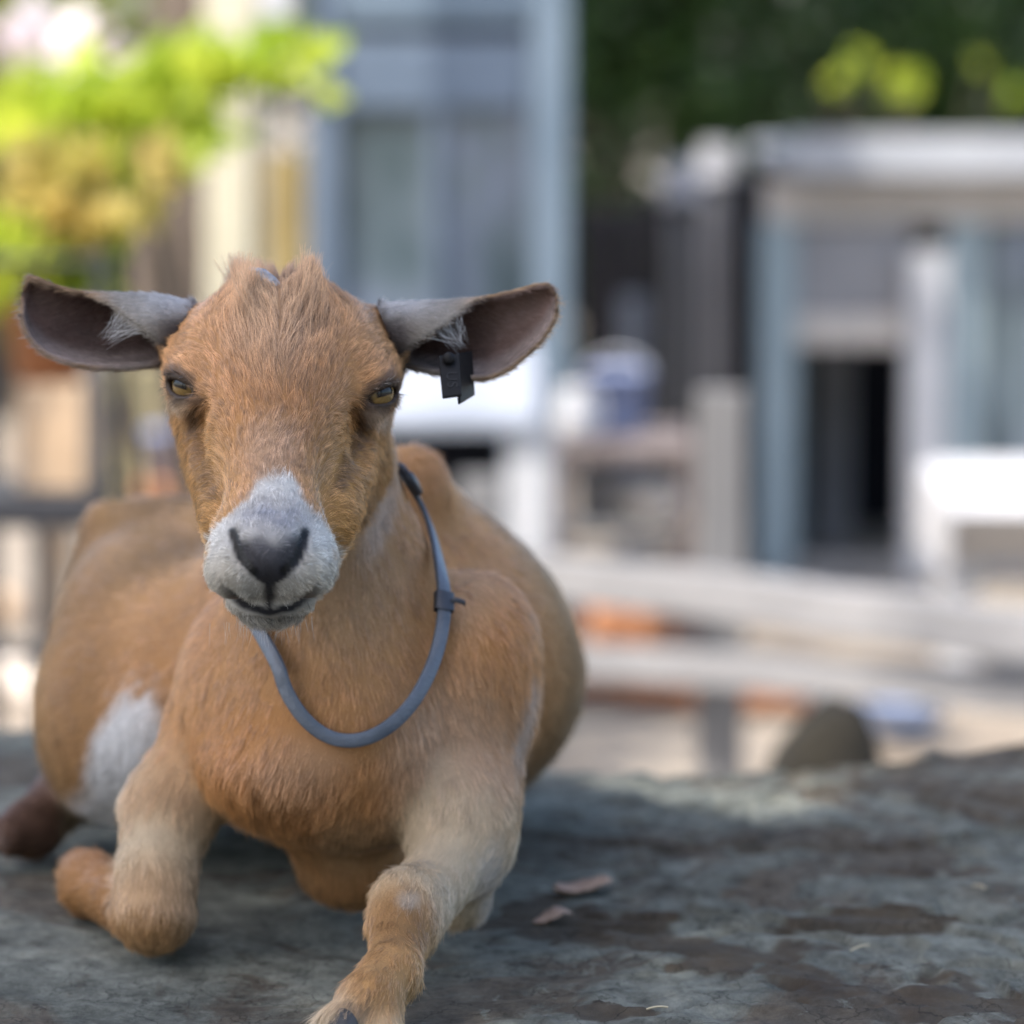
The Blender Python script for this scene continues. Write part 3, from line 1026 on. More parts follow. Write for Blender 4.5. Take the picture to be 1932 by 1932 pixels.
def EL(c, r, k=0.012, roll=0.0, tip=0.0, yaw=0.0):
    """r = (across px, up px, depth in mm); roll turns in the picture plane, tip about the across axis, yaw about up."""
    p = Prim()
    p.kind, p.k = 'el', k
    p.c = W(*c)
    s = c[2] / F_PX
    p.r = np.array([r[0] * s, r[1] * s, r[2] / 1000.0])
    m = Matrix.Rotation(math.radians(roll), 3, 'Y') @ Matrix.Rotation(math.radians(tip), 3, 'X') @ Matrix.Rotation(math.radians(yaw), 3, 'Z')
    ax = np.array([R_, U_, F_])          # rows: across, up, depth
    rot = np.array(Matrix.Rotation(math.radians(roll), 3, Vector(F_)) @ Matrix.Rotation(math.radians(tip), 3, Vector(R_)) @ Matrix.Rotation(math.radians(yaw), 3, Vector(U_)))
    p.ax = ax @ rot.T
    return p


def prim_d(p, x):
    if p.kind == 'rc':
        ba = p.b - p.a
        l2 = ba @ ba
        pa = x - p.a
        t = np.clip(pa @ ba / l2, 0, 1)
        # tapered capsule
        q = pa - t[:, None] * ba
        return np.sqrt(np.einsum('ij,ij->i', q, q)) - (p.ra + (p.rb - p.ra) * t)
    q = (x - p.c) @ p.ax.T
    k0 = np.sqrt((((q / p.r) ** 2)).sum(1))
    k1 = np.sqrt((((q / p.r ** 2)) ** 2).sum(1))
    return np.where(k1 > 1e-9, k0 * (k0 - 1) / np.maximum(k1, 1e-9), -p.r.min())


def smin(a, b, k):
    h = np.maximum(k - np.abs(a - b), 0) / k
    return np.minimum(a, b) - h * h * k * 0.25


def smax(a, b, k):
    return -smin(-a, -b, k)


EYES = [dict(c=(364, 727, 2.040), side=-1), dict(c=(705, 742, 2.040), side=1)]
EYE_R = 39.0

HEAD = [
    EL((537, 690, 2.085), (190, 130, 60), .02),                       # skull
    EL((532, 692, 2.092), (197, 110, 52), .03),                       # breadth across the orbits
    RC((528, 672, 2.052), (520, 790, 2.024), 102, 102, .05),         # forehead
    RC((521, 770, 2.026), (509, 985, 1.957), 102, 76, .03),          # bridge of the nose
    RC((406, 780, 2.079), (442, 965, 2.012), 76, 60, .02),           # cheeks
    RC((652, 788, 2.079), (616, 968, 2.012), 76, 62, .02),
    RC((440, 860, 2.12), (475, 1075, 2.02), 95, 62, .03),            # jaws
    RC((630, 860, 2.12), (560, 1075, 2.02), 95, 62, .03),
    RC((400, 672, 2.044), (360, 692, 2.055), 40, 32, .02),           # brow ridges
    RC((668, 684, 2.044), (705, 705, 2.055), 40, 32, .02),
    EL((512, 1040, 1.958), (116, 92, 42), .02),                      # muzzle
    EL((450, 1078, 1.945), (60, 56, 26), .012),                      # upper lips
    EL((572, 1075, 1.945), (60, 56, 26), .012),
    EL((511, 1132, 1.966), (84, 44, 26), .006),                      # chin
    EL((506, 1035, 1.926), (74, 58, 17), .01),                       # nose pad
    RC((475, 612, 2.064), (470, 594, 2.066), 34, 20, .02),            # horn buds
    RC((585, 610, 2.064), (586, 592, 2.066), 36, 20, .02),
    RC((346, 630, 2.105), (368, 645, 2.095), 34, 50, .02),           # ear roots
    RC((730, 634, 2.105), (706, 648, 2.095), 34, 50, .02),
]
BODY = [
    RC((560, 800, 2.17), (640, 1130, 2.16), 165, 170, .05),          # neck
    RC((640, 1130, 2.16), (665, 1370, 2.165), 168, 180, .03),
    EL((640, 1360, 2.20), (275, 225, 120), .05),                     # chest
    EL((555, 1440, 2.155), (175, 96, 75), .02),                      # breast
    RC((645, 1540, 2.21), (662, 1600, 2.22), 118, 112, .012),         # brisket
    EL((690, 1190, 2.36), (330, 275, 150), .06),                     # rib cage
    RC((775, 905, 2.27), (700, 1040, 2.42), 62, 110, .05),           # withers
    EL((740, 1275, 2.47), (362, 285, 200), .06),                     # belly
    RC((600, 1100, 2.48), (280, 1125, 2.56), 125, 115, .07),         # loin
    EL((280, 1250, 2.50), (182, 255, 150), .05),                     # haunch
    RC((205, 985, 2.53), (250, 1010, 2.53), 34, 40, .035),            # point of the hip
    RC((330, 1000, 2.53), (640, 985, 2.42), 26, 26, .045),            # spine
    EL((190, 1390, 2.42), (105, 150, 80), .04, roll=-8),             # stifle
    EL((330, 1330, 2.40), (160, 200, 110), .05),                     # flank behind the shoulder
    EL((885, 1265, 2.185), (135, 185, 78), .022, roll=8),              # shoulder, picture right
    RC((895, 1360, 2.155), (875, 1560, 2.13), 112, 80, .018),
    EL((450, 1330, 2.215), (115, 200, 80), .022),                      # shoulder, picture left
    RC((410, 1380, 2.19), (322, 1530, 2.165), 92, 80, .014),
]
LEGS = [
    RC((868, 1545, 2.13), (866, 1690, 2.15), 80, 62, .03),          # elbow
    RC((872, 1590, 2.13), (785, 1715, 2.065), 78, 62, .015),         # forearm
    RC((770, 1700, 2.055), (764, 1738, 2.045), 68, 66, .012),        # knee
    RC((760, 1745, 2.04), (738, 1838, 1.985), 58, 44, .012),         # cannon
    RC((742, 1835, 1.985), (700, 1880, 1.962), 50, 50, .012),        # fetlock
    RC((700, 1885, 1.96), (636, 1935, 1.940), 46, 40, .01),          # toes
    RC((715, 1890, 1.965), (722, 1955, 1.945), 42, 40, .006),
    RC((316, 1525, 2.17), (296, 1640, 2.14), 74, 62, .02),           # left forearm
    RC((296, 1640, 2.14), (290, 1715, 2.135), 66, 82, .015),         # left knee
    RC((280, 1725, 2.16), (172, 1668, 2.24), 62, 52, .012),          # folded cannon
    RC((172, 1668, 2.24), (150, 1640, 2.26), 54, 40, .012),
    RC((115, 1510, 2.44), (60, 1560, 2.40), 58, 50, .015),           # hind shank
    RC((60, 1565, 2.40), (20, 1575, 2.38), 50, 40, .012),
]
for p_ in HEAD:
    p_.g = 'h'
for p_ in BODY:
    p_.g = 'b'
for p_ in LEGS:
    p_.g = 'l'
PRIMS = BODY + LEGS + HEAD


def eye_frame(e):
    c = W(*e['c'])
    out = unit(R_ * e['side'] * 0.62 - F_ * 0.78 - U_ * 0.05)
    # slit axis: rises outwards
    a = unit(R_ * e['side'] * 0.86 + F_ * 0.45 + U_ * 0.26)
    a = unit(a - out * (a @ out))
    b = np.cross(out, a)
    if b @ U_ < 0:
        b = -b
    return c, out, a, b


CARVES = []   # (prim, k)
for sx in (-1, 1):
    x0 = 507
    CARVES.append((RC((x0 + sx * 68, 1006, 1.921), (x0 + sx * 54, 1050, 1.912), 9, 14), .005))     # nostrils
    CARVES.append((RC((x0 + sx * 54, 1050, 1.912), (x0 + sx * 26, 1078, 1.910), 14, 9), .005))
    # mouth line
    ml = [(x0, 1153, 1.938), (x0 + sx * 45, 1143, 1.940), (x0 + sx * 82, 1118, 1.948), (x0 + sx * 110, 1088, 1.962)]
    for q0, q1 in zip(ml[:-1], ml[1:]):
        CARVES.append((RC(q0, q1, 7, 6), .008))
for line in ([(388, 770), (374, 800), (378, 842)], [(668, 782), (680, 812), (672, 850)]):
    pts = []
    for (qx, qy) in line:
        ds_ = np.linspace(1.9, 2.2, 300)
        acc = None
        for p_ in HEAD:
            v_ = prim_d(p_, np.array([W(qx, qy, q) for q in ds_]))
            acc = v_ if acc is None else smin(acc, v_, p_.k)
        k_i = int(np.argmax(acc < 0))
        pts.append((qx, qy, ds_[k_i] - .0005))
    for q0, q1 in zip(pts[:-1], pts[1:]):
        CARVES.append((RC(q0, q1, 10, 11), .012))
CARVES.append((RC((507, 1092, 1.912), (507, 1152, 1.926), 5, 6), .006))   # philtrum


def sdf(x, prims=None, carve=True):
    d = None
    for p in (prims or PRIMS):
        v = prim_d(p, x)
        d = v if d is None else smin(d, v, p.k)
    if carve:
        for p, k in CARVES:
            v = prim_d(p, x)
            if v.min() < 0.02:
                d = smax(d, -v, k)
        for e in EYES:
            c, out, a, b = eye_frame(e)
            q = x - c
            r = np.sqrt((q * q).sum(1))
            if r.min() > 0.06:
                continue
            rr = EYE_R * e['c'][2] / F_PX
            qa, qb, qo = q @ a, q @ b, q @ out
            d = smin(d, r - (rr + 0.0022), 0.014)                      # lids wrap the ball
            # almond opening
            wa, wb = 0.0108, 0.0037
            al = (np.sqrt((qa / wa) ** 2 + ((qb + 0.0010) / wb) ** 2) - 1) * 0.005
            al = np.maximum(al, -qo)
            d = smax(d, -al, 0.002)
            # tear duct pit, running from the inner corner down the face
    return d


def sdf_grad(x, h=0.0015):
    g = np.zeros_like(x)
    for i in range(3):
        o = np.zeros(3)
        o[i] = h
        g[:, i] = sdf(x + o) - sdf(x - o)
    return unit(g)


def build_body():
    import openvdb
    VOX = 0.0021
    NB = 10
    lo = np.array([-0.40, 1.80, 0.52])
    hi = np.array([0.10, 2.80, 1.06])
    dims = np.ceil((hi - lo) / (VOX * NB)).astype(int)
    arr = np.full(tuple(dims * NB), 0.05, np.float32)
    SB = 4                                                            # superblock of blocks, for culling
    off = (np.stack(np.meshgrid(*[np.arange(NB)] * 3, indexing='ij'), -1).reshape(-1, 3)) * VOX
    hb = VOX * NB * 0.5 * math.sqrt(3)
    for I in range(0, dims[0], SB):
        for J in range(0, dims[1], SB):
            for K in range(0, dims[2], SB):
                ids = np.stack(np.meshgrid(np.arange(I, min(I + SB, dims[0])), np.arange(J, min(J + SB, dims[1])),
                                           np.arange(K, min(K + SB, dims[2])), indexing='ij'), -1).reshape(-1, 3)
                cen = lo + (ids + 0.5) * NB * VOX
                ctr = cen.mean(0, keepdims=True)
                h = hb * SB
                ds = np.array([prim_d(p, ctr)[0] for p in PRIMS])
                if ds.min() - 0.03 > h:
                    continue
                keep = [p for p, dd in zip(PRIMS, ds) if dd - h < ds.min() + h + p.k]
                dc = sdf(cen, keep)
                for blk, dv in zip(ids, dc):
                    o = blk * NB
                    if abs(dv) < hb + 0.006:
                        base = lo + o * VOX
                        arr[o[0]:o[0] + NB, o[1]:o[1] + NB, o[2]:o[2] + NB] = sdf(base + off, keep).reshape(NB, NB, NB)
                    elif dv < 0:
                        arr[o[0]:o[0] + NB, o[1]:o[1] + NB, o[2]:o[2] + NB] = -0.05
    g = openvdb.FloatGrid(0.05)
    g.copyFromArray(arr)
    pts, quads = g.convertToQuads(isovalue=0.0)
    return pts * VOX + lo, quads


def ear_surface(side):
    """Ear as a horn-shaped sheet: nearly a tube at the root, an open scoop towards the tip. Returns outer, inner grids."""
    NS, NT = 46, 40
    if side < 0:
        top = [(372, 575), (300, 560), (235, 556), (165, 554), (118, 545), (78, 530), (50, 520)]
        bot = [(318, 684), (285, 689), (215, 694), (150, 688), (98, 672), (58, 638), (38, 585)]
    else:
        top = [(712, 578), (790, 572), (850, 570), (915, 562), (968, 552), (1010, 540), (1042, 537)]
        bot = [(758, 688), (800, 697), (868, 711), (918, 712), (965, 690), (1020, 640), (1052, 585)]
    dep = [2.095, 2.088, 2.085, 2.083, 2.082, 2.082, 2.084]
    s = np.linspace(0, 1, NS)
    kk = np.linspace(0, 1, 7)

    def sp(a):
        # smooth interpolation (Catmull-Rom)
        a = np.array(a, float)
        aa = np.vstack([2 * a[0] - a[1], a, 2 * a[-1] - a[-2]])
        t = s * 6
        i = np.minimum(t.astype(int), 5)
        f = (t - i)[:, None]
        p0, p1, p2, p3 = aa[i], aa[i + 1], aa[i + 2], aa[i + 3]
        return 0.5 * (2 * p1 + (p2 - p0) * f + (2 * p0 - 5 * p1 + 4 * p2 - p3) * f ** 2 + (3 * p1 - p0 - 3 * p2 + p3) * f ** 3)
    T, B = sp(top), sp(bot)
    D = sp([[d] for d in dep])[:, 0]
    P = np.zeros((NS, NT, 3))
    for i in range(NS):
        pt, pb = W(T[i, 0], T[i, 1], D[i]), W(B[i, 0], B[i, 1], D[i] - 0.004)
        c, half = (pt + pb) / 2, (pt - pb) / 2
        h = np.linalg.norm(half)
        g = 0.020 * (1 - s[i]) ** 0.55 + 0.006
        end = math.radians(180 + 135 * max(0, 1 - s[i] / 0.50) ** 0.75)
        ph = np.linspace(math.radians(-8), end, NT)
        # pull the scoop closed near the tip
        P[i] = c - half * np.cos(ph)[:, None] + F_ * (g * np.sin(ph))[:, None]
        # rolled lower rim
    P[-1] = P[-1].mean(0) * 0.75 + P[-1] * 0.25
    P[-2] = P[-2].mean(0) * 0.35 + P[-2] * 0.65
    return P


def ear_mesh(side):
    P = ear_surface(side)
    NS, NT, _ = P.shape
    du = np.gradient(P, axis=0)
    dv = np.gradient(P, axis=1)
    n = unit(np.cross(du, dv))
    # make n point outwards (away from the camera on the back of the scoop)
    if (n[NS // 2, NT // 2] @ F_) < 0:
        n = -n
    th = 0.0014
    outer, inner = P + n * th, P - n * th
    V = np.concatenate([outer.reshape(-1, 3), inner.reshape(-1, 3)])
    idx = np.arange(NS * NT).reshape(NS, NT)
    q = np.stack([idx[:-1, :-1], idx[1:, :-1], idx[1:, 1:], idx[:-1, 1:]], -1).reshape(-1, 4)
    M = NS * NT
    faces = [q, q[:, ::-1] + M]

    def strip(e):
        return np.stack([e[:-1], e[1:], e[1:] + M, e[:-1] + M], -1)
    faces += [strip(idx[:, 0])[:, ::-1], strip(idx[:, -1]), strip(idx[-1, :])[:, ::-1], strip(idx[0, :])]
    F = np.concatenate(faces)
    # orientation test
    a = V[F[:len(q)]]
    fn = np.cross(a[:, 1] - a[:, 0], a[:, 3] - a[:, 0])
    if (fn * n[:-1, :-1].reshape(-1, 3)).sum() < 0:
        F = F[:, ::-1]
    return V, F, M


bv, bf = build_body()
nb = len(bv)
parts_v, parts_f = [bv], [bf]
ear_rng = []
for sd in (-1, 1):
    v, f, m_ = ear_mesh(sd)
    o = sum(len(q) for q in parts_v)
    ear_rng.append((o, m_, len(v)))
    parts_v.append(v)
    parts_f.append(f + o)
gv, gf = np.concatenate(parts_v), np.concatenate(parts_f)
print("goat", len(gv), len(gf))

# ---- coat: what colour, how long and which way the hair lies, by place on the animal
def sstep(a, b, x):
    t = np.clip((x - a) / (b - a), 0, 1)
    return t * t * (3 - 2 * t)


def vnoise(x, f, seed=0):
    """cheap smooth noise, about -1..1"""
    r = np.random.default_rng(seed)
    o = np.zeros(len(x))
    for i in range(7):
        k = r.normal(size=3)
        k = k / np.linalg.norm(k) * f * r.uniform(0.6, 1.6)
        o += np.sin(x @ k + r.uniform(0, 6.28))
    return o / 3.2


def group_d(x, prims):
    d = np.full(len(x), 9.0)
    for p in prims:
        d = np.minimum(d, prim_d(p, x))
    return d


def blob(px, py, cx, cy, rx, ry, roll=0.0, soft=0.5):
    c, s_ = math.cos(math.radians(roll)), math.sin(math.radians(roll))
    x, y = px - cx, py - cy
    u, v = (x * c + y * s_) / rx, (-x * s_ + y * c) / ry
    return 1 - sstep(1 - soft, 1 + soft, np.sqrt(u * u + v * v))


def segd(px, py, pts):
    d = np.full(len(px), 1e9)
    for (x0, y0), (x1, y1) in zip(pts[:-1], pts[1:]):
        dx, dy = x1 - x0, y1 - y0
        t = np.clip(((px - x0) * dx + (py - y0) * dy) / (dx * dx + dy * dy), 0, 1)
        d = np.minimum(d, np.hypot(px - x0 - t * dx, py - y0 - t * dy))
    return d


def mix(c, col, f):
    return c + (np.array(col) - c) * f[:, None]


TAN, GOLD, PINK = (.475, .250, .105), (.490, .265, .092), (.50, .272, .124)
ORANGE, BEIGE, CREAM = (.480, .212, .066), (.55, .43, .29), (.60, .50, .38)
BROWN, DARK, WHITE, GREY = (.235, .118, .042), (.045, .032, .027), (.76, .75, .76), (.30, .30, .31)
MOUTH = [(400, 1082), (425, 1110), (462, 1139), (507, 1153), (552, 1143), (590, 1116), (624, 1080)]


def coat(x, reg, var=None):
    """x world points, reg 0 body, 1 head, 2 leg, 3 ear outside, 4 ear inside -> colour, length, bare (0..1)"""
    n = len(x)
    q = x - O_
    d = q @ F_
    px = N_PX / 2 + (q @ R_) / d * F_PX
    py = N_PX / 2 - (q @ U_) / d * F_PX
    col = np.tile(np.array(TAN), (n, 1))
    ln = np.full(n, 0.013)
    bare = np.zeros(n)
    nz = vnoise(x, 60, 3)
    nf = vnoise(x, 400, 5)
    H, L, EO, EI, Bd = reg == 1, reg == 2, reg == 3, reg == 4, reg == 0
    # body
    m = Bd | L
    c = col[m]
    X, Y, D = px[m], py[m], d[m]
    c = mix(c, ORANGE, blob(X, Y, 540, 1450, 220, 120, 0, .6) * .65)
    c = mix(c, (.60, .42, .30), blob(X, Y, 860, 1440, 120, 140, 0, .6) * .7)  # creamy highlight painted into the coat
    c = mix(c, (.62, .44, .29), blob(X, Y, 905, 1130, 50, 60, 30, .7) * .5)
    c = mix(c, (.58, .38, .25), blob(X, Y, 570, 1450, 90, 60, 0, .7) * .45)
    c = mix(c, BEIGE, blob(X, Y, 640, 1090, 120, 130, 10, .6) * .35)
    c = mix(c, ORANGE, blob(X, Y, 960, 1200, 60, 120, -20, .7) * .6)
    c = mix(c, (.28, .17, .075), sstep(2.28, 2.40, D) * .85)  # farther body toned down: haunch lighting put into the coat
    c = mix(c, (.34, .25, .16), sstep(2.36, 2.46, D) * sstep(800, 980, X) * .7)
    c = mix(c, BEIGE, blob(X, Y, 860, 1560, 90, 70, 0, .6) * .6)
    c = mix(c, BROWN, blob(X, Y, 150, 1200, 70, 160, 0, .6) * .5)
    c = mix(c, BROWN, blob(X, Y, 130, 1000, 60, 60, 0, .6) * .3)
    wz_ = vnoise(x[m], 150, 77)
    c = mix(c, WHITE, blob(X + 14 * wz_, Y + 20 * nf[m], 238, 1425, 64, 132, 14, .25) * sstep(2.20, 2.30, D))
    c = mix(c, WHITE, blob(X, Y, 215, 1530, 80, 50, 0, .5) * sstep(2.20, 2.30, D) * .8)
    c = mix(c, (.55, .50, .46), blob(X, Y, 990, 1370, 13, 85, 14, .7) * .6)
    c = mix(c, (.62, .54, .50), blob(X, Y, 716, 965, 26, 85, 14, .6) * .5)
    c = mix(c, (.50, .36, .22), blob(X, Y, 660, 1580, 60, 60, 0, .6) * .4)
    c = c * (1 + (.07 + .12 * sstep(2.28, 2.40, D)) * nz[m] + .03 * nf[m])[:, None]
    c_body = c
    ln[m] = .0095 + .006 * blob(X, Y, 500, 1500, 190, 70, 0, .5) + .003 * blob(X, Y, 870, 1420, 120, 200, 0, .5)
    # legs
    wl = sstep(-.030, .012, group_d(x[m], BODY) - group_d(x[m], LEGS) + .008 * nz[m])
    c = np.tile(np.array(BEIGE), (m.sum(), 1))
    X, Y, D = px[m], py[m], d[m]
    c = mix(c, GOLD, blob(X, Y, 740, 1800, 95, 130, 0, .4) * .85)
    c = mix(c, BROWN, blob(X, Y, 755, 1735, 62, 62, 0, .5) * .75)
    c = mix(c, (.42, .34, .26), blob(X, Y, 772, 1697, 22, 18, 0, .6) * .8)
    c = mix(c, BROWN, blob(X, Y, 690, 1850, 70, 60, -30, .6) * .5)
    c = mix(c, PINK, blob(X, Y, 290, 1690, 90, 70, 0, .6) * .6)
    c = mix(c, (.34, .17, .055), blob(X, Y, 270, 1765, 110, 45, 0, .5) * .8)
    c = mix(c, (.30, .145, .05), (1 - sstep(195, 235, X)) * sstep(1560, 1600, Y))
    c = mix(c, (.11, .06, .04), (1 - sstep(100, 150, X)) * (1 - sstep(1600, 1640, Y)))
    c = mix(c, (.58, .52, .47), blob(X, Y, 935, 1690, 30, 90, 0, .6) * .7)
    c = c * (1 + .08 * nz[m] + .05 * nf[m])[:, None]
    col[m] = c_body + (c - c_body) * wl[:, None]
    ln[m] = ln[m] + (.008 + .006 * blob(X, Y, 670, 1905, 80, 50, 0, .6) - ln[m]) * wl
    # head
    m = H
    X, Y, D = px[m], py[m], d[m]
    cx = 512 + (1040 - Y) * .045
    dx = X - cx
    ax = np.abs(dx)
    c = np.tile(np.array(PINK), (m.sum(), 1))
    c = mix(c, GOLD, sstep(720, 860, Y) * sstep(40, 130, ax))
    c = mix(c, (.36, .185, .062), sstep(120, 180, ax) * sstep(760, 820, Y) * .7)  # cheek edges darkened, shading contrast painted into the coat
    c = mix(c, (.38, .17, .055), blob(X, Y, 520, 740, 140, 110, 0, .7) * .5)
    c = mix(c, (.52, .36, .235), blob(X, Y, 520, 610, 80, 100, 0, .6) * .55)
    c = mix(c, (.44, .29, .19), blob(X, Y, 512, 850, 50, 65, 0, .6) * .7)
    c = mix(c, BROWN, sstep(150, 205, ax) * (1 - sstep(560, 650, Y)) * .75)
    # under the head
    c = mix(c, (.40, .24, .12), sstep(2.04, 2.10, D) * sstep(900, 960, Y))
    # dark streaks below the eyes
    for side, pit, line in ((-1, (370, 785), [(366, 775), (374, 830), (388, 880), (402, 935)]), (1, (682, 800), [(688, 780), (672, 830), (656, 868), (640, 915)])):
        dl = segd(X, Y, line)
        c = mix(c, (.12, .062, .028), (1 - sstep(4, 20, dl)) * .85 * (.8 + .2 * nz[m]))
        c = mix(c, DARK, blob(X, Y, pit[0], pit[1], 14, 30, side * -14, .7) * .5)
    # pale under the eyes, dark rims
    c = mix(c, (.56, .46, .36), blob(X, Y, 334, 764, 24, 14, 0, .6) * .7)
    c = mix(c, (.56, .48, .42), blob(X, Y, 716, 786, 26, 22, 0, .6) * .7)
    for e in EYES:
        ec, out, a, b = eye_frame(e)
        qq = x[m] - ec
        qa, qb, qo = qq @ a, qq @ b, qq @ out
        rim = np.sqrt((qa / .0112) ** 2 + (qb / .0060) ** 2)
        f = (1 - sstep(1.05, 1.8, rim)) * (qo > 0)
        c = mix(c, (.05, .032, .022), f)
        bare[m] = np.maximum(bare[m], (1 - sstep(1.05, 1.25, rim)) * (qo > 0))
        # crease shade painted above the eye, running down to the inner corner
        fold = np.abs(qb - .0085 - .15 * qa) / .0022
        c = mix(c, (.12, .07, .045), (1 - sstep(.3, 1.4, fold)) * (np.abs(qa) < .014) * (qo > 0) * .6)
        inner = (1 - sstep(0, .004, np.abs(qb + .004 + (qa + .011) * .1))) * (qa < -.009) * (qa > -.024) * (qo > -.01)
        c = mix(c, (.10, .06, .045), inner * .7)
    # muzzle
    hw = np.interp(Y, [880, 905, 940, 985, 1020, 1060, 1120, 1200], [2, 26, 58, 96, 120, 132, 126, 110]) + 9 * vnoise(x[m], 220, 9) + 5 * nf[m]
    fw = (1 - sstep(-10, 12, ax - hw)) * sstep(882, 912, Y + 8 * nf[m]) * (1 - sstep(2.01, 2.03, D))
    c = mix(c, (.60, .575, .535), fw)
    c = mix(c, (.55, .50, .42), fw * sstep(1020, 1080, Y) * sstep(35, 80, ax) * .8)
    c = mix(c, (.24, .24, .27), fw * blob(dx, Y, 0, 978, 62, 36, 0, .7) * (.7 + .25 * nf[m]))
    # nose leather
    nw = np.interp(Y, [975, 1000, 1035, 1065, 1088, 1102, 1152, 1165], [55, 72, 68, 56, 35, 12, 6, 3])
    fn = (1 - sstep(-5, 5, ax - nw)) * sstep(0, 40, Y + 8 * nf[m] - np.interp(ax, [0, 40, 60, 75], [1000, 996, 985, 978])) * (1 - sstep(1150, 1162, Y)) * (1 - sstep(1.965, 1.985, D))
    c = mix(c, mix(np.tile(np.array((.034, .033, .040)), (len(fn), 1)), (.10, .098, .112), blob(dx, Y, 0, 1022, 50, 48, 0, .6)), fn)
    dn = np.minimum(segd(X - 507, Y, [(68, 1004), (54, 1050), (28, 1078)]), segd(507 - X, Y, [(68, 1004), (54, 1050), (28, 1078)]))
    c = mix(c, (.006, .006, .007), (1 - sstep(5, 13, dn)) * (1 - sstep(1.965, 1.985, D)))  # nostril hollows painted near black, their shade put into the colour
    bare[m] = np.maximum(bare[m], (1 - sstep(8, 14, dn)) * (1 - sstep(1.965, 1.985, D)))
    bare[m] = np.maximum(bare[m], sstep(.35, .8, fn) * (1 - .75 * blob(dx, Y, 0, 1008, 50, 30, 0, .5)))
    # lips
    dm = segd(X, Y, MOUTH)
    low = Y > np.interp(X, [p[0] for p in MOUTH], [p[1] for p in MOUTH])
    fl = np.where(low, 1 - sstep(6, 17, dm), 1 - sstep(2, 7, dm)) * (1 - sstep(60, 112, ax)) * (Y > 1070)
    c = mix(c, (.028, .027, .032), fl)
    bare[m] = np.maximum(bare[m], np.maximum(sstep(.4, .8, fl), (1 - sstep(8, 17, dm)) * (1 - sstep(60, 100, ax)) * (Y > 1070)))
    c = mix(c, (.40, .37, .33), (1 - fl) * sstep(1150, 1165, Y) * .6)
    c = c * (1 + .09 * nz[m] + .05 * nf[m])[:, None]
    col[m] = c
    lh = np.full(m.sum(), .0068)
    lh += .007 * blob(X, Y, 525, 640, 95, 100, 0, .6)
    lh += .009 * blob(X, Y, 458, 588, 36, 50, 0, .45) + .008 * blob(X, Y, 588, 585, 38, 48, 0, .45) - .004 * blob(X, Y, 526, 580, 24, 50, 0, .5)
    lh = np.where(Y > 900, .0055, lh)
    lh = np.where((Y > 900) & (fw > .4), .0046, lh)
    lh = np.where(Y > 1155, .008, lh)
    ln[m] = lh
    # ears
    for m, inside in ((EO, False), (EI, True)):
        if not m.any():
            continue
        X, Y = px[m], py[m]
        t = np.where(X < 530, (345 - X) / 310, (X - 735) / 315)          # 0 root .. 1 tip
        if inside:
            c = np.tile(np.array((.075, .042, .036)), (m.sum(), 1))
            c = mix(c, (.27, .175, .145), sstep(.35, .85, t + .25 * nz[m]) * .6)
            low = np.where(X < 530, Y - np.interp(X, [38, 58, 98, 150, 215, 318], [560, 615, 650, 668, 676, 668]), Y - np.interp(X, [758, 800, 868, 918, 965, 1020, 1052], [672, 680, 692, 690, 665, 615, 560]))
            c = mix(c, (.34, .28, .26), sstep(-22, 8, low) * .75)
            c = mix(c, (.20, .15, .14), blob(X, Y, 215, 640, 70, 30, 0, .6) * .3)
            ln[m] = .0052
        else:
            c = np.tile(np.array((.27, .245, .215)), (m.sum(), 1))
            c = mix(c, (.46, .46, .47), (1 - sstep(.0, .4, t)) * (1 - sstep(570, 620, Y)))
            c = mix(c, (.07, .06, .06), (1 - sstep(.04, .20, t)) * sstep(578, 625, Y))
            c = mix(c, (.34, .22, .12), sstep(.35, .6, t))
            ln[m] = .0055
        c = c * (1 + .16 * nz[m] + .10 * nf[m])[:, None]
        col[m] = c
    return np.clip(col, .01, .9), ln, bare


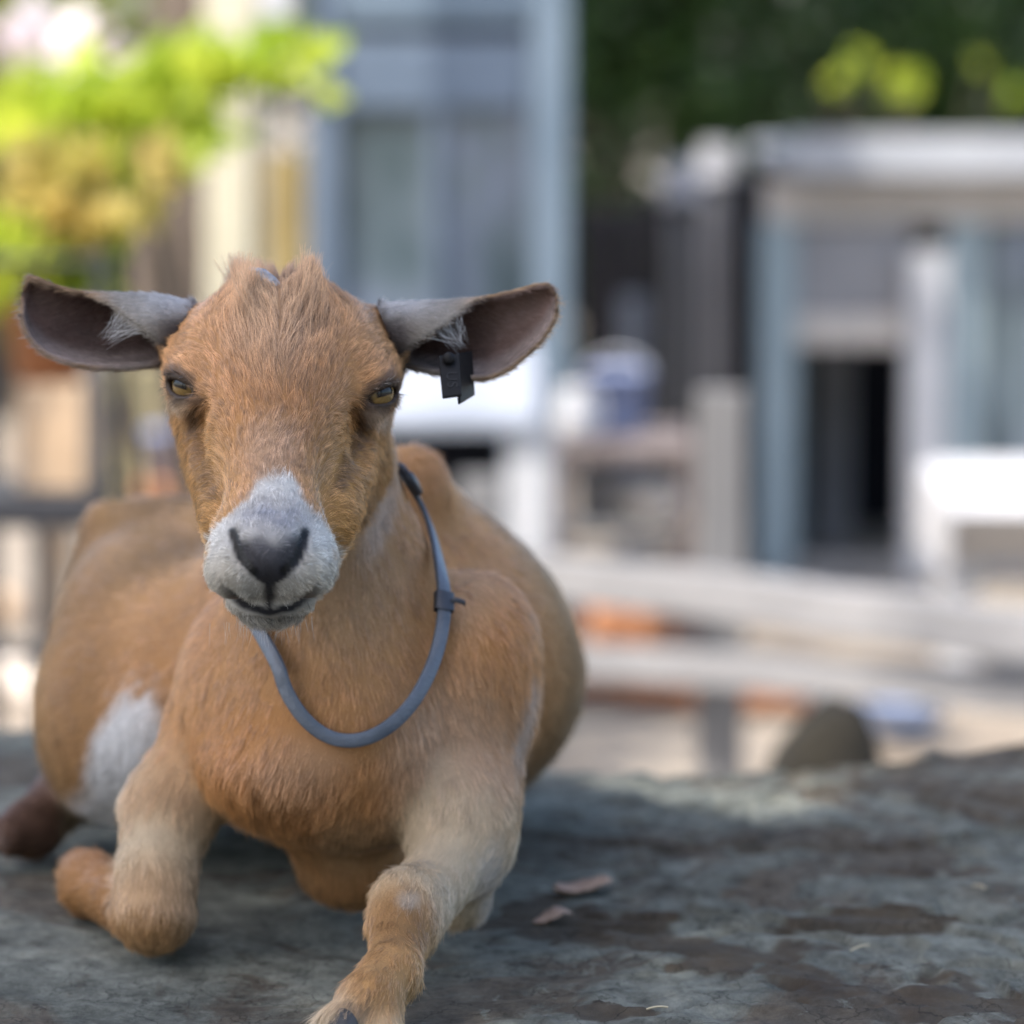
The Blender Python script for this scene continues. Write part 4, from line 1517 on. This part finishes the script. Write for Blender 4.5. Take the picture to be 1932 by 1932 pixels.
def flow(x, nrm, reg):
    n = len(x)
    px, py, d = to_px_many(x)
    f = np.zeros((n, 3))
    m = reg == 0
    X, Y, D = px[m], py[m], d[m]
    front = 1 - sstep(2.20, 2.34, D)
    v = (-U_ * 1.0)[None] * front[:, None] + (F_ * .8 - U_ * .45)[None] * (1 - front)[:, None]
    v = v + R_ * (np.sign(X - 640) * .25 * (1 - front))[:, None]
    v = v + R_ * (vnoise(x[m], 30, 21) * .25)[:, None]
    # breast whorl: hair parts along the mid line
    v = v + R_ * ((X - 620) / 900)[:, None] * front[:, None]
    f[m] = v
    m = reg == 2
    if m.any():
        best = np.full(m.sum(), 9.0)
        v = np.zeros((m.sum(), 3))
        for p in LEGS:
            dd = prim_d(p, x[m])
            u = unit(p.b - p.a)
            w = dd < best
            v[w] = u
            best = np.minimum(best, dd)
        f[m] = v * .8 - U_ * .35 + R_ * (vnoise(x[m], 70, 23) * .3)[:, None]
    m = reg == 1
    X, Y, D = px[m], py[m], d[m]
    cx = 512 + (1040 - Y) * .045
    dx = X - cx
    ax = np.abs(dx)
    sg = np.sign(dx)
    v = U_[None] + R_ * (dx / 190)[:, None] + F_[None] * .3
    cheek = sstep(70, 150, ax) * sstep(690, 780, Y)
    v = v * (1 - cheek)[:, None] + (R_ * (sg * .45)[:, None] + F_ * .75 - U_ * .55) * cheek[:, None]
    # the two tufts on the poll
    tx = np.where(X < 528, 446, 590)
    tw = (1 - sstep(560, 690, Y)) * (1 - sstep(110, 160, ax))
    v = v * (1 - tw)[:, None] + (U_[None] * 1.0 + R_ * np.clip((tx - X) / 110, -.45, .45)[:, None] - F_ * .10) * tw[:, None]
    side = sstep(120, 180, ax) * (1 - sstep(640, 700, Y))
    v = v * (1 - side)[:, None] + (R_ * (sg * .8)[:, None] + U_ * .25 + F_ * .5) * side[:, None]
    mz = sstep(985, 1030, Y)
    rad = unit(np.stack([dx, -(Y - 1030)], 1) + 1e-6)
    v = v * (1 - mz)[:, None] + (R_ * rad[:, :1] + U_ * rad[:, 1:] + F_ * .6) * mz[:, None]
    ch = sstep(1150, 1165, Y)
    v = v * (1 - ch)[:, None] + (-U_ * 1.0 - F_ * .2)[None] * ch[:, None]
    f[m] = v + R_ * (vnoise(x[m], 120, 31) * .22)[:, None] + U_ * (vnoise(x[m], 120, 32) * .15)[:, None]
    m = reg >= 3
    if m.any():
        X = px[m]
        f[m] = R_ * np.where(X < 530, -1.0, 1.0)[:, None] - U_ * .15
    return f


def to_px_many(x):
    q = x - O_
    d = q @ F_
    return N_PX / 2 + (q @ R_) / d * F_PX, N_PX / 2 - (q @ U_) / d * F_PX, d


# regions per vertex
dh, db, dl_ = group_d(gv, HEAD), group_d(gv, BODY), group_d(gv, LEGS)
reg_v = np.zeros(len(gv), int)
reg_v[(dh < db - .002) & (dh < dl_)] = 1
reg_v[(dl_ < db + .004) & (dl_ < dh)] = 2
for o, m_, tot in ear_rng:
    reg_v[o:o + m_] = 3
    reg_v[o + m_:o + tot] = 4
col_v, ln_v, bare_v = coat(gv, reg_v)

goat_me = mesh_np("goat", gv, gf)
ca = goat_me.color_attributes.new("coat", 'FLOAT_COLOR', 'POINT')
ca.data.foreach_set("color", np.concatenate([col_v * .62, np.ones((len(gv), 1))], 1).astype(np.float32).ravel())  # skin darkened: shade among the hair roots put into its colour
ba = goat_me.attributes.new("bare", 'FLOAT', 'POINT')
ba.data.foreach_set("value", bare_v.astype(np.float32))

skin_m = attr_mat("goat_skin", "coat", .8, .2)
nt = skin_m.node_tree
b_ = nt.nodes["Principled BSDF"]
at = nt.nodes.new("ShaderNodeAttribute")
at.attribute_name = "bare"
mr = nt.nodes.new("ShaderNodeMapRange")
mr.inputs["To Min"].default_value = .85
mr.inputs["To Max"].default_value = .38
nt.links.new(at.outputs["Fac"], mr.inputs[0])
nt.links.new(mr.outputs[0], b_.inputs["Roughness"])
vz = nt.nodes.new("ShaderNodeTexVoronoi")
vz.inputs["Scale"].default_value = 700
tcx = nt.nodes.new("ShaderNodeTexCoord")
bp = nt.nodes.new("ShaderNodeBump")
bp.inputs["Strength"].default_value = .35
bp.inputs["Distance"].default_value = .0006
nt.links.new(tcx.outputs["Object"], vz.inputs["Vector"])
nt.links.new(vz.outputs["Distance"], bp.inputs["Height"])
nt.links.new(bp.outputs[0], b_.inputs["Normal"])

GOAT_AT = Wz(560, 1700, 0.58)
goat = empty("goat", GOAT_AT)
tag(goat, "tan goat with white muzzle lying on the boulder, facing the camera", "goat")
body = link_mesh("body", goat_me, skin_m, goat)

fur_m = attr_mat("goat_hair", "coat", .42, .5)
nt = fur_m.node_tree
an_ = nt.nodes.new("ShaderNodeAttribute")
an_.attribute_name = "lie"
ge = nt.nodes.new("ShaderNodeNewGeometry")
sc_ = nt.nodes.new("ShaderNodeVectorMath")
sc_.operation = 'MULTIPLY_ADD'
sc_.inputs[1].default_value = (.6, .6, .6)
no_ = nt.nodes.new("ShaderNodeVectorMath")
no_.operation = 'NORMALIZE'
nt.links.new(ge.outputs["Normal"], sc_.inputs[0])
nt.links.new(an_.outputs["Vector"], sc_.inputs[2])
nt.links.new(sc_.outputs[0], no_.inputs[0])
nt.links.new(no_.outputs[0], nt.nodes["Principled BSDF"].inputs["Normal"])
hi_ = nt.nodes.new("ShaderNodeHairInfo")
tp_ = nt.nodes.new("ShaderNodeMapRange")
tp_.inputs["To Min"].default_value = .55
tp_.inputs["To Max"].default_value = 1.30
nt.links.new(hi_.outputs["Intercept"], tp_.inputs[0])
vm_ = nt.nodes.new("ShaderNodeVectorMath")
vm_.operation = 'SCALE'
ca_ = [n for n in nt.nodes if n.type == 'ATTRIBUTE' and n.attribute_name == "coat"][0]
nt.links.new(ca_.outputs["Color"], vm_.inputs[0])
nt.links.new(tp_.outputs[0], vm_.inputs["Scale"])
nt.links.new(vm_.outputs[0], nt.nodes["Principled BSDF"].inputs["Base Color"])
whisker_m = attr_mat("goat_whisker", "coat", .42, .5)


def hair_object(name, P, col, rad, parent, m=fur_m, lie=None):
    """P (n, k, 3) strand points in world space."""
    n, k, _ = P.shape
    hc = bpy.data.hair_curves.new(name)
    hc.add_curves([k] * n)
    off = np.array(GOAT_AT)
    hc.position_data.foreach_set("vector", (P.reshape(-1, 3)).astype(np.float32).ravel())
    ra = hc.attributes.get("radius") or hc.attributes.new("radius", 'FLOAT', 'POINT')
    taper = np.linspace(1, .25, k)
    ra.data.foreach_set("value", (rad[:, None] * taper[None]).astype(np.float32).ravel())
    c = hc.attributes.new("coat", 'FLOAT_COLOR', 'CURVE')
    c.data.foreach_set("color", np.concatenate([col, np.ones((n, 1))], 1).astype(np.float32).ravel())
    if lie is not None:
        la_ = hc.attributes.new("lie", 'FLOAT_VECTOR', 'CURVE')
        la_.data.foreach_set("vector", lie.astype(np.float32).ravel())
    hc.materials.append(m)
    o = bpy.data.objects.new(name, hc)
    C.objects.link(o)
    o.parent = parent
    o.location = -Vector(GOAT_AT)
    return o



# ---- collar: a strap lying on the neck
def smooth_loop(P, n, closed=True):
    P = np.array(P, float)
    m = len(P)
    t = np.linspace(0, m if closed else m - 1, n, endpoint=not closed)
    i = np.minimum(t.astype(int), m - 1 if closed else m - 2)
    f = (t - i)[:, None]

    def at(k):
        return P[k % m] if closed else P[np.clip(k, 0, m - 1)]
    p0, p1, p2, p3 = at(i - 1), at(i), at(i + 1), at(i + 2)
    return 0.5 * (2 * p1 + (p2 - p0) * f + (2 * p0 - 5 * p1 + 4 * p2 - p3) * f ** 2 + (3 * p1 - p0 - 3 * p2 + p3) * f ** 3)


col_px = [(752, 893, 2.16), (800, 960, 2.13), (826, 1050, 2.11), (838, 1130, 2.09), (826, 1225, 2.07), (786, 1315, 2.05), (728, 1375, 2.04), (665, 1398, 2.03),
          (608, 1384, 2.03), (560, 1338, 2.04), (527, 1272, 2.05), (508, 1200, 2.07), (480, 1110, 2.13), (455, 1010, 2.20), (470, 900, 2.25), (560, 845, 2.28), (670, 850, 2.24)]
cl_pts = smooth_loop([W(*q) for q in col_px], 160)


def onto_surface(x, prims, gap):
    for _ in range(14):
        d = sdf(x, prims, carve=False)
        g = np.zeros_like(x)
        for k in range(3):
            o = np.zeros(3)
            o[k] = .002
            g[:, k] = sdf(x + o, prims, False) - sdf(x - o, prims, False)
        g = unit(g)
        x = x - g * np.clip(d - gap, -.02, .02)[:, None]
    return x, g


def view_depth(px, py, prims, d0=1.85, d1=2.5):
    """distance at which the line of sight meets the animal"""
    ds = np.linspace(d0, d1, 400)
    v = sdf(np.array([W(px, py, q) for q in ds]), prims, False)
    k = np.argmax(v < 0)
    return ds[k] if v[k] < 0 else None


front = smooth_loop([q[:2] for q in col_px[:12]], 90, False)
fd = np.array([view_depth(qx, qy, BODY) or np.nan for qx, qy in front])
fd = np.where(np.isnan(fd), np.nanmax(fd), fd)
pad = np.pad(fd, 7, mode='edge')
fd = np.array([pad[k:k + 15].min() for k in range(90)])          # a taut strap spans the hollows
for _ in range(30):
    pad = np.pad(fd, 1, mode='edge')
    fd = (pad[:-2] + pad[2:] + 2 * fd) / 4
cg = np.array([W(qx, qy, q - .006) for (qx, qy), q in zip(front, fd)])
back, _ = onto_surface(np.array([W(*q) for q in col_px[12:]]), BODY, .006)
cl_pts = smooth_loop(np.vstack([cg[::6], back]), 160)
for _ in range(4):
    cl_pts = (np.roll(cl_pts, 1, 0) + np.roll(cl_pts, -1, 0) + 2 * cl_pts) / 4
_, cl_n = onto_surface(cl_pts.copy(), BODY, .006)
for _ in range(30):
    cl_n = unit(np.roll(cl_n, 1, 0) + np.roll(cl_n, -1, 0) + cl_n)
cl_t = unit(np.roll(cl_pts, -1, 0) - np.roll(cl_pts, 1, 0))
cl_w = unit(np.cross(cl_t, cl_n))
cl_n = unit(np.cross(cl_w, cl_t))


def band(pts, wv, nv, width, thick, closed=True):
    sec = [(-.5, -.35), (-.44, -.5), (.44, -.5), (.5, -.35), (.5, .35), (.42, .5), (-.42, .5), (-.5, .35)]
    n, k = len(pts), len(sec)
    V = np.zeros((n, k, 3))
    for j, (a, b) in enumerate(sec):
        V[:, j] = pts + wv * (a * width) + nv * (b * thick)
    idx = np.arange(n * k).reshape(n, k)
    nx = np.roll(idx, -1, 0) if closed else idx[1:]
    cu = idx if closed else idx[:-1]
    F = np.stack([cu, np.roll(cu, -1, 1), np.roll(nx, -1, 1), nx], -1).reshape(-1, 4)
    return V.reshape(-1, 3), F


collar_m = noise_mat("collar_rubber", [(.3, (.048, .060, .082)), (.7, (.098, .118, .15))], 30, 4, .42, .15, 400, spec=.5)
clip_m = mat("collar_clip", (.03, .034, .045), .4)
collar = empty("collar", cl_pts.mean(0))
tag(collar, "slate blue flea collar hanging loose around the neck of the goat", "collar")
V_, F_q = band(cl_pts, cl_w, cl_n, .0080, .0034)
link_mesh("strap", mesh_np("strap", V_, F_q[:, ::-1]), collar_m, collar)
hits = [int(np.argmin(np.linalg.norm(cl_pts - W(846 - 10, 1082, 2.08), axis=1)))]
i0 = hits[0]
seg = np.arange(i0 - 2, i0 + 3) % 160
V_, F_q = band(cl_pts[seg], cl_w[seg], cl_n[seg], .0115, .0058, False)
me = mesh_np("keeper", V_, F_q[:, ::-1])
keeper = link_mesh("keeper", me, clip_m, collar)
p0 = cl_pts[i0]
tabp = np.array([p0 + R_ * .004 - F_ * .001, p0 + R_ * .0065 - F_ * .001 + U_ * .0012, p0 + R_ * .0105 - F_ * .001 + U_ * .0002, p0 + R_ * .0125 - F_ * .001 - U_ * .001])
V_, F_q = band(tabp, np.tile(U_, (4, 1)), np.tile(F_, (4, 1)), .0032, .002, False)
link_mesh("strap_end", mesh_np("strap_end", V_, F_q), clip_m, collar)
j0 = int(np.argmin(np.linalg.norm(cl_pts - W(770, 915, 2.14), axis=1)))
seg = np.arange(j0 - 6, j0 + 5) % 160
V_, F_q = band(cl_pts[seg] + cl_n[seg] * .0025, cl_w[seg], cl_n[seg], .0105, .0050, False)
link_mesh("buckle", mesh_np("buckle", V_, F_q[:, ::-1]), clip_m, collar)
ckd = kdtree.KDTree(len(cl_pts))
for i, p in enumerate(cl_pts):
    ckd.insert(p, i)
ckd.balance()


def make_fur():
    tri = np.concatenate([gf[:, [0, 1, 2]], gf[:, [0, 2, 3]]])
    A, B, Cc = gv[tri[:, 0]], gv[tri[:, 1]], gv[tri[:, 2]]
    cr = np.cross(B - A, Cc - A)
    area = np.linalg.norm(cr, axis=1) / 2
    fn = cr / np.maximum(np.linalg.norm(cr, axis=1, keepdims=True), 1e-14)
    cen = (A + B + Cc) / 3
    view = unit(cen - O_)
    facing = -(fn * view).sum(1)
    rt = reg_v[tri[:, 0]]
    dens = np.choose(rt, [8e5, 1.6e6, 1.0e6, 1.6e6, 1.6e6]).astype(float)
    X, Y, D = to_px_many(cen)
    dens *= np.where(D > 2.30, .45, 1.0)
    dens *= sstep(-.75, -.25, facing) * .85 + .0
    dens *= 1 - bare_v[tri].mean(1)
    cnt = rng.poisson(area * dens)
    ti = np.repeat(np.arange(len(tri)), cnt)
    n = len(ti)
    r1, r2 = np.sqrt(rng.random(n)), rng.random(n)
    w = np.stack([1 - r1, r1 * (1 - r2), r1 * r2], 1)
    T = tri[ti]
    x = (gv[T] * w[:, :, None]).sum(1)
    reg = rt[ti]
    nrm = fn[ti]
    # smoothed normals
    vn = np.zeros_like(gv)
    for k in range(3):
        np.add.at(vn, tri[:, k], cr)
    vn = unit(vn)
    nrm = unit((vn[T] * w[:, :, None]).sum(1))
    col, ln, bare = coat(x, reg)
    f = flow(x, nrm, reg)
    ft = unit(f - nrm * (f * nrm).sum(1)[:, None])
    # clumps: hairs lean to the nearest of scattered centres
    nc = max(n // 34, 1)
    pick = rng.choice(n, nc, replace=False)
    kd = kdtree.KDTree(nc)
    for i, p in enumerate(x[pick]):
        kd.insert(p, i)
    kd.balance()
    near = np.array([kd.find(p)[1] for p in x])
    cc = x[pick][near]
    crnd = rng.normal(size=(nc, 3))[near]
    cl = rng.random(nc)[near]
    lift = np.choose(reg, [.13, .26, .13, .22, .30]) * rng.uniform(.5, 1.6, n)
    px, py, d = to_px_many(x)
    tuft = (reg == 1) * (1 - sstep(575, 650, py)) * (1 - sstep(90, 130, np.abs(px - 525)))
    lift += .12 * tuft
    lift += .2 * ((reg == 1) & (py > 1160))
    fr_ = unit(f)
    tuft2 = (reg == 1) * (1 - sstep(590, 650, py)) * (1 - sstep(75, 110, np.abs(px - 525)))
    ft = unit(ft * (1 - tuft2)[:, None] + fr_ * tuft2[:, None])
    lift = lift * (1 - .75 * tuft2)
    jit = rng.normal(size=(n, 3)) * .10 + crnd * np.choose(reg, [.09, .12, .10, .06, .1])[:, None]
    ft = unit(ft + jit)
    L = ln * rng.uniform(.65, 1.2, n) * (.8 + .4 * cl) * (1 + tuft * (cl - .5) * .5)
    # flattened under the collar
    nearc = np.full(n, 9.0)
    sel = np.where(reg == 0)[0]
    nearc[sel] = [ckd.find(p)[2] for p in x[sel]]
    L *= .30 + .70 * sstep(.006, .016, nearc)
    lift *= .35 + .65 * sstep(.006, .018, nearc)
    K = 5
    P = np.zeros((n, K, 3))
    P[:, 0] = x - nrm * .0006
    step = L / (K - 1)
    cur = P[:, 0].copy()
    for k in range(1, K):
        t = k / (K - 1)
        up = lift * (1.5 - 1.1 * t)
        dirv = unit(ft + nrm * up[:, None] - U_ * (.10 * t))
        cur = cur + dirv * step[:, None]
        pull = (cc - x) * (np.choose(reg, [.06, .16, .07, .06, .06]) * t)[:, None]
        cur = cur + pull
        P[:, k] = cur
    hv = rng.normal(size=n) * .22 + (cl - .5) * np.choose(reg, [.24, .46, .22, .2, .2])
    hv = hv + (reg == 1) * sstep(885, 930, py) * rng.normal(size=n) * .30        # flecked muzzle
    col = np.clip(col * (1 + np.maximum(hv, -.75))[:, None], .008, .9)
    rad = np.choose(reg, [1.5e-4, 1.15e-4, 1.4e-4, 1.0e-4, 1.0e-4]) * rng.uniform(.7, 1.2, n)
    rad = np.where(d > 2.30, rad * 1.5, rad)
    print("hairs", n)
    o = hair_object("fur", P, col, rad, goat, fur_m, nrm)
    tag(o, kind="stuff")


if FUR:
    make_fur()
    scene.cycles_curves.shape = 'RIBBONS'
    scene.cycles_curves.subdivisions = 2


# ---- eyes
eye_m = attr_mat("goat_eye", "tint", .05, .28)
for e in EYES:
    c, out, a, b = eye_frame(e)
    rr = EYE_R * e['c'][2] / F_PX
    NU, NV = 40, 80
    th = np.linspace(0, math.pi * .62, NU)
    ph = np.linspace(0, 2 * math.pi, NV, endpoint=False)
    T, Pp = np.meshgrid(th, ph, indexing='ij')
    la, lb, lo_ = np.sin(T) * np.cos(Pp), np.sin(T) * np.sin(Pp), np.cos(T)
    bul = 1 + .045 * np.exp(-(T / .55) ** 4)
    V = c + ((la * bul)[..., None] * a + (lb * bul)[..., None] * b + (lo_ * bul)[..., None] * out) * rr
    idx = np.arange(NU * NV).reshape(NU, NV)
    F = np.stack([idx[:-1], np.roll(idx[:-1], -1, 1), np.roll(idx[1:], -1, 1), idx[1:]], -1).reshape(-1, 4)
    if np.dot(np.cross(a, b), out) > 0:
        F = F[:, ::-1]
    me = mesh_np("eye", V.reshape(-1, 3), F)
    q = V.reshape(-1, 3) - c
    qa, qb = q @ a, q @ b - .0008
    r = np.hypot(qa, qb)
    colr = np.tile(np.array((.15, .095, .034)), (len(q), 1))
    ang = np.arctan2(qb, qa)
    colr *= (1 + .22 * np.sin(ang * 23) * np.sin(ang * 9 + 1) + .25 * sstep(.002, .006, r))[:, None]
    colr = mix(colr, (.05, .03, .018), sstep(.0074, .0088, r))
    pup = np.maximum(np.abs(qa) / .0058, np.abs(qb - .0008) / .0027)
    colr = mix(colr, (.006, .006, .007), 1 - sstep(.85, 1.1, pup))
    ta = me.color_attributes.new("tint", 'FLOAT_COLOR', 'POINT')
    ta.data.foreach_set("color", np.concatenate([np.clip(colr, 0, 1), np.ones((len(q), 1))], 1).astype(np.float32).ravel())
    link_mesh("eye", me, eye_m, goat)


# ---- long single hairs: lashes, ear fringe, whiskers
def strands(root, tipv, sag, k=7):
    t = np.linspace(0, 1, k)[None, :, None]
    return root[:, None] + tipv[:, None] * t + sag[:, None] * (t * t)


if FUR:
    Rt, Tp, Sg, Cl, Rd = [], [], [], [], []
    for e in EYES:
        c, out, a, b = eye_frame(e)
        rr = EYE_R * e['c'][2] / F_PX + .002
        for k in range(34):
            u = rng.uniform(-.75, 1.0)
            p = unit(out * 1.0 + a * (u * .95) + b * (.50 * math.sqrt(max(0, 1 - .6 * u * u)) + rng.uniform(-.03, .06)))
            Rt.append(c + p * rr)
            Tp.append((p * .6 + b * .1 + R_ * e['side'] * .3 - F_ * .2 + rng.normal(size=3) * .12) * rng.uniform(.005, .009))
            Sg.append(-U_ * rng.uniform(.0, .003))
            Cl.append((.05, .04, .035) if rng.random() < .7 else (.35, .32, .3))
            Rd.append(1.2e-4)
    for sx, (cx_, cy_), tips in ((-1, (203, 634), [(222, 588), (236, 592), (250, 604), (262, 614), (268, 622), (262, 628), (240, 590), (256, 610)]),
                                 (1, (872, 652), [(812, 610), (822, 600), (840, 596), (826, 622), (806, 632), (836, 606), (862, 600), (868, 612)])):
        for k in range(60):
            tx, ty = tips[k % 8]
            tx += rng.normal() * 6
            ty += rng.normal() * 6
            p = W(tx, ty, 2.062 + rng.uniform(0, .008))
            q = W(cx_ + rng.normal() * 9, cy_ + rng.normal() * 9, 2.072 + rng.uniform(-.003, .006))
            Rt.append(p)
            Tp.append((q - p) * rng.uniform(.7, 1.05))
            Sg.append(U_ * rng.uniform(-.002, .002) - F_ * rng.uniform(0, .004))
            w_ = rng.uniform(.35, .6)
            Cl.append((w_, w_, w_ * 1.02))
            Rd.append(1.1e-4)
    for k in range(90):
        p = W(510 + rng.normal() * 40, 1168 + rng.uniform(-6, 10), 1.957 + rng.uniform(0, .02))
        Rt.append(p)
        Tp.append((-U_ + rng.normal(size=3) * .18) * rng.uniform(.006, .013))
        Sg.append(F_ * .001)
        w_ = rng.uniform(.3, .55)
        Cl.append((w_, w_ * .92, w_ * .85))
        Rd.append(1.0e-4)
    o = hair_object("lashes_and_whiskers", strands(np.array(Rt), np.array(Tp), np.array(Sg)), np.array(Cl), np.array(Rd), goat, whisker_m)
    tag(o, kind="stuff")

# ---- hooves: the cloven front foot
hoof_m = noise_mat("hoof_horn", [(.3, (.015, .015, .017)), (.7, (.06, .058, .058))], 60, 5, .45, .2, 200)


def hoof(p_top, p_toe, wid):
    ax = unit(p_toe - p_top)
    sd_ = unit(np.cross(ax, U_))
    up = np.cross(sd_, ax)
    L = np.linalg.norm(p_toe - p_top)
    rings, NR, NA = [], 9, 18
    for i in range(NR):
        t = i / (NR - 1)
        w, h = wid * (1.0 - .45 * t ** 2.2), wid * (1.15 - .75 * t)
        if i == NR - 1:
            w, h = w * .35, h * .35
        an = np.linspace(0, 2 * math.pi, NA, endpoint=False)
        y = np.maximum(np.sin(an), -.55)
        rings.append(p_top + ax * (L * t) + np.outer(np.cos(an) * w, sd_) + np.outer(y * h, up) - up * (.25 * wid * t))
    V = np.array(rings)
    idx = np.arange(NR * NA).reshape(NR, NA)
    F = np.stack([idx[:-1], idx[1:], np.roll(idx[1:], -1, 1), np.roll(idx[:-1], -1, 1)], -1).reshape(-1, 4)
    return mesh_np("hoof", V.reshape(-1, 3), F)


link_mesh("hoof", hoof(W(654, 1930, 1.936), W(606, 1970, 1.918), .0080), hoof_m, goat)
link_mesh("hoof", hoof(W(716, 1960, 1.945), W(706, 2010, 1.920), .0100), hoof_m, goat)

# ---- the stub of a horn between the tufts
scur_m = noise_mat("pale_horn", [(.3, (.20, .20, .215)), (.7, (.55, .54, .55))], 120, 4, .6, .3, 300)
tube("horn_stub", [W(533, 574, 2.050), W(526, 553, 2.042), W(510, 535, 2.037), W(492, 518, 2.037), W(470, 506, 2.041)], [.0026, .0042, .0048, .0040, .0012], scur_m, goat, 12)

# ---- ear tag
tag_m = mat("tag_plastic", (.006, .006, .007), .55, spec=.2)
letter_m = mat("tag_letters", (.022, .022, .024), .6, spec=.2)
ear_tag = empty("ear_tag", W(852, 700, 2.065))
tag(ear_tag, "black plastic ear tag clipped through the lower edge of the goat's ear", "ear tag")


def plate(name, quad, thick, m, parent, d_off=0.0):
    """a flat plate with bevelled edge from four corners (top-left, top-right, bottom-right, bottom-left)"""
    Q = np.array([W(*q) for q in quad])
    n = unit(np.cross(Q[1] - Q[0], Q[3] - Q[0]))
    if n @ F_ > 0:
        n = -n
    cen = Q.mean(0)
    ins = cen + (Q - cen) * .93
    V = np.vstack([ins + n * thick / 2, Q + n * thick * .3, Q - n * thick * .3, ins - n * thick / 2])
    F = [(0, 1, 2, 3)]
    for L in range(3):
        for k in range(4):
            F.append((L * 4 + k, (L + 1) * 4 + k, (L + 1) * 4 + (k + 1) % 4, L * 4 + (k + 1) % 4))
    F.append((15, 14, 13, 12))
    return link_mesh(name, mesh_np(name, V, F, False), m, parent), Q, n


front_plate, Q, n_ = plate("front_plate", [(827, 672, 2.058), (866, 668, 2.060), (871, 747, 2.050), (835, 752, 2.048)], .0022, tag_m, ear_tag)
plate("back_plate", [(858, 668, 2.066), (889, 662, 2.084), (894, 746, 2.080), (866, 763, 2.056)], .0022, tag_m, ear_tag)
for ch, tpos in (("U", .52), ("S", .72)):
    fc = bpy.data.curves.new("letter", 'FONT')
    fc.body = ch
    fc.size = .0085
    fc.extrude = .0002
    fc.align_x = fc.align_y = 'CENTER'
    tmp = bpy.data.objects.new("letter", fc)
    C.objects.link(tmp)
    bpy.context.view_layer.update()
    me = bpy.data.meshes.new_from_object(tmp.evaluated_get(bpy.context.evaluated_depsgraph_get()))
    bpy.data.objects.remove(tmp)
    e1 = unit(Q[3] - Q[0])                        # letters read down the plate
    e2 = np.cross(n_, e1)
    pos = Q[0] + (Q[3] - Q[0]) * tpos + (Q[1] - Q[0]) * .5 + n_ * .0013
    v = np.zeros(len(me.vertices) * 3)
    me.vertices.foreach_get("co", v)
    v = v.reshape(-1, 3)
    v = pos + v[:, :1] * e1 + v[:, 1:2] * e2 + v[:, 2:] * n_
    me.vertices.foreach_set("co", v.astype(np.float32).ravel())
    link_mesh("letter", me, letter_m, front_plate)
# the stud that pins it
pc = W(847, 676, 2.054)
an = np.linspace(0, 2 * math.pi, 20, endpoint=False)
V = []
for rad, off in ((.0018, -.0016), (.0032, -.0010), (.0036, 0), (.0036, .006), (.0030, .0068)):
    V.append(pc + np.outer(np.cos(an) * rad, R_) + np.outer(np.sin(an) * rad, U_) + F_ * off)
V.append(np.tile(pc - F_ * .0018, (20, 1)))
V = np.array(V[-1:] + V[:-1])
idx = np.arange(V.shape[0] * 20).reshape(-1, 20)
F = np.stack([idx[:-1], idx[1:], np.roll(idx[1:], -1, 1), np.roll(idx[:-1], -1, 1)], -1).reshape(-1, 4)
link_mesh("stud", mesh_np("stud", V.reshape(-1, 3), F), tag_m, ear_tag)
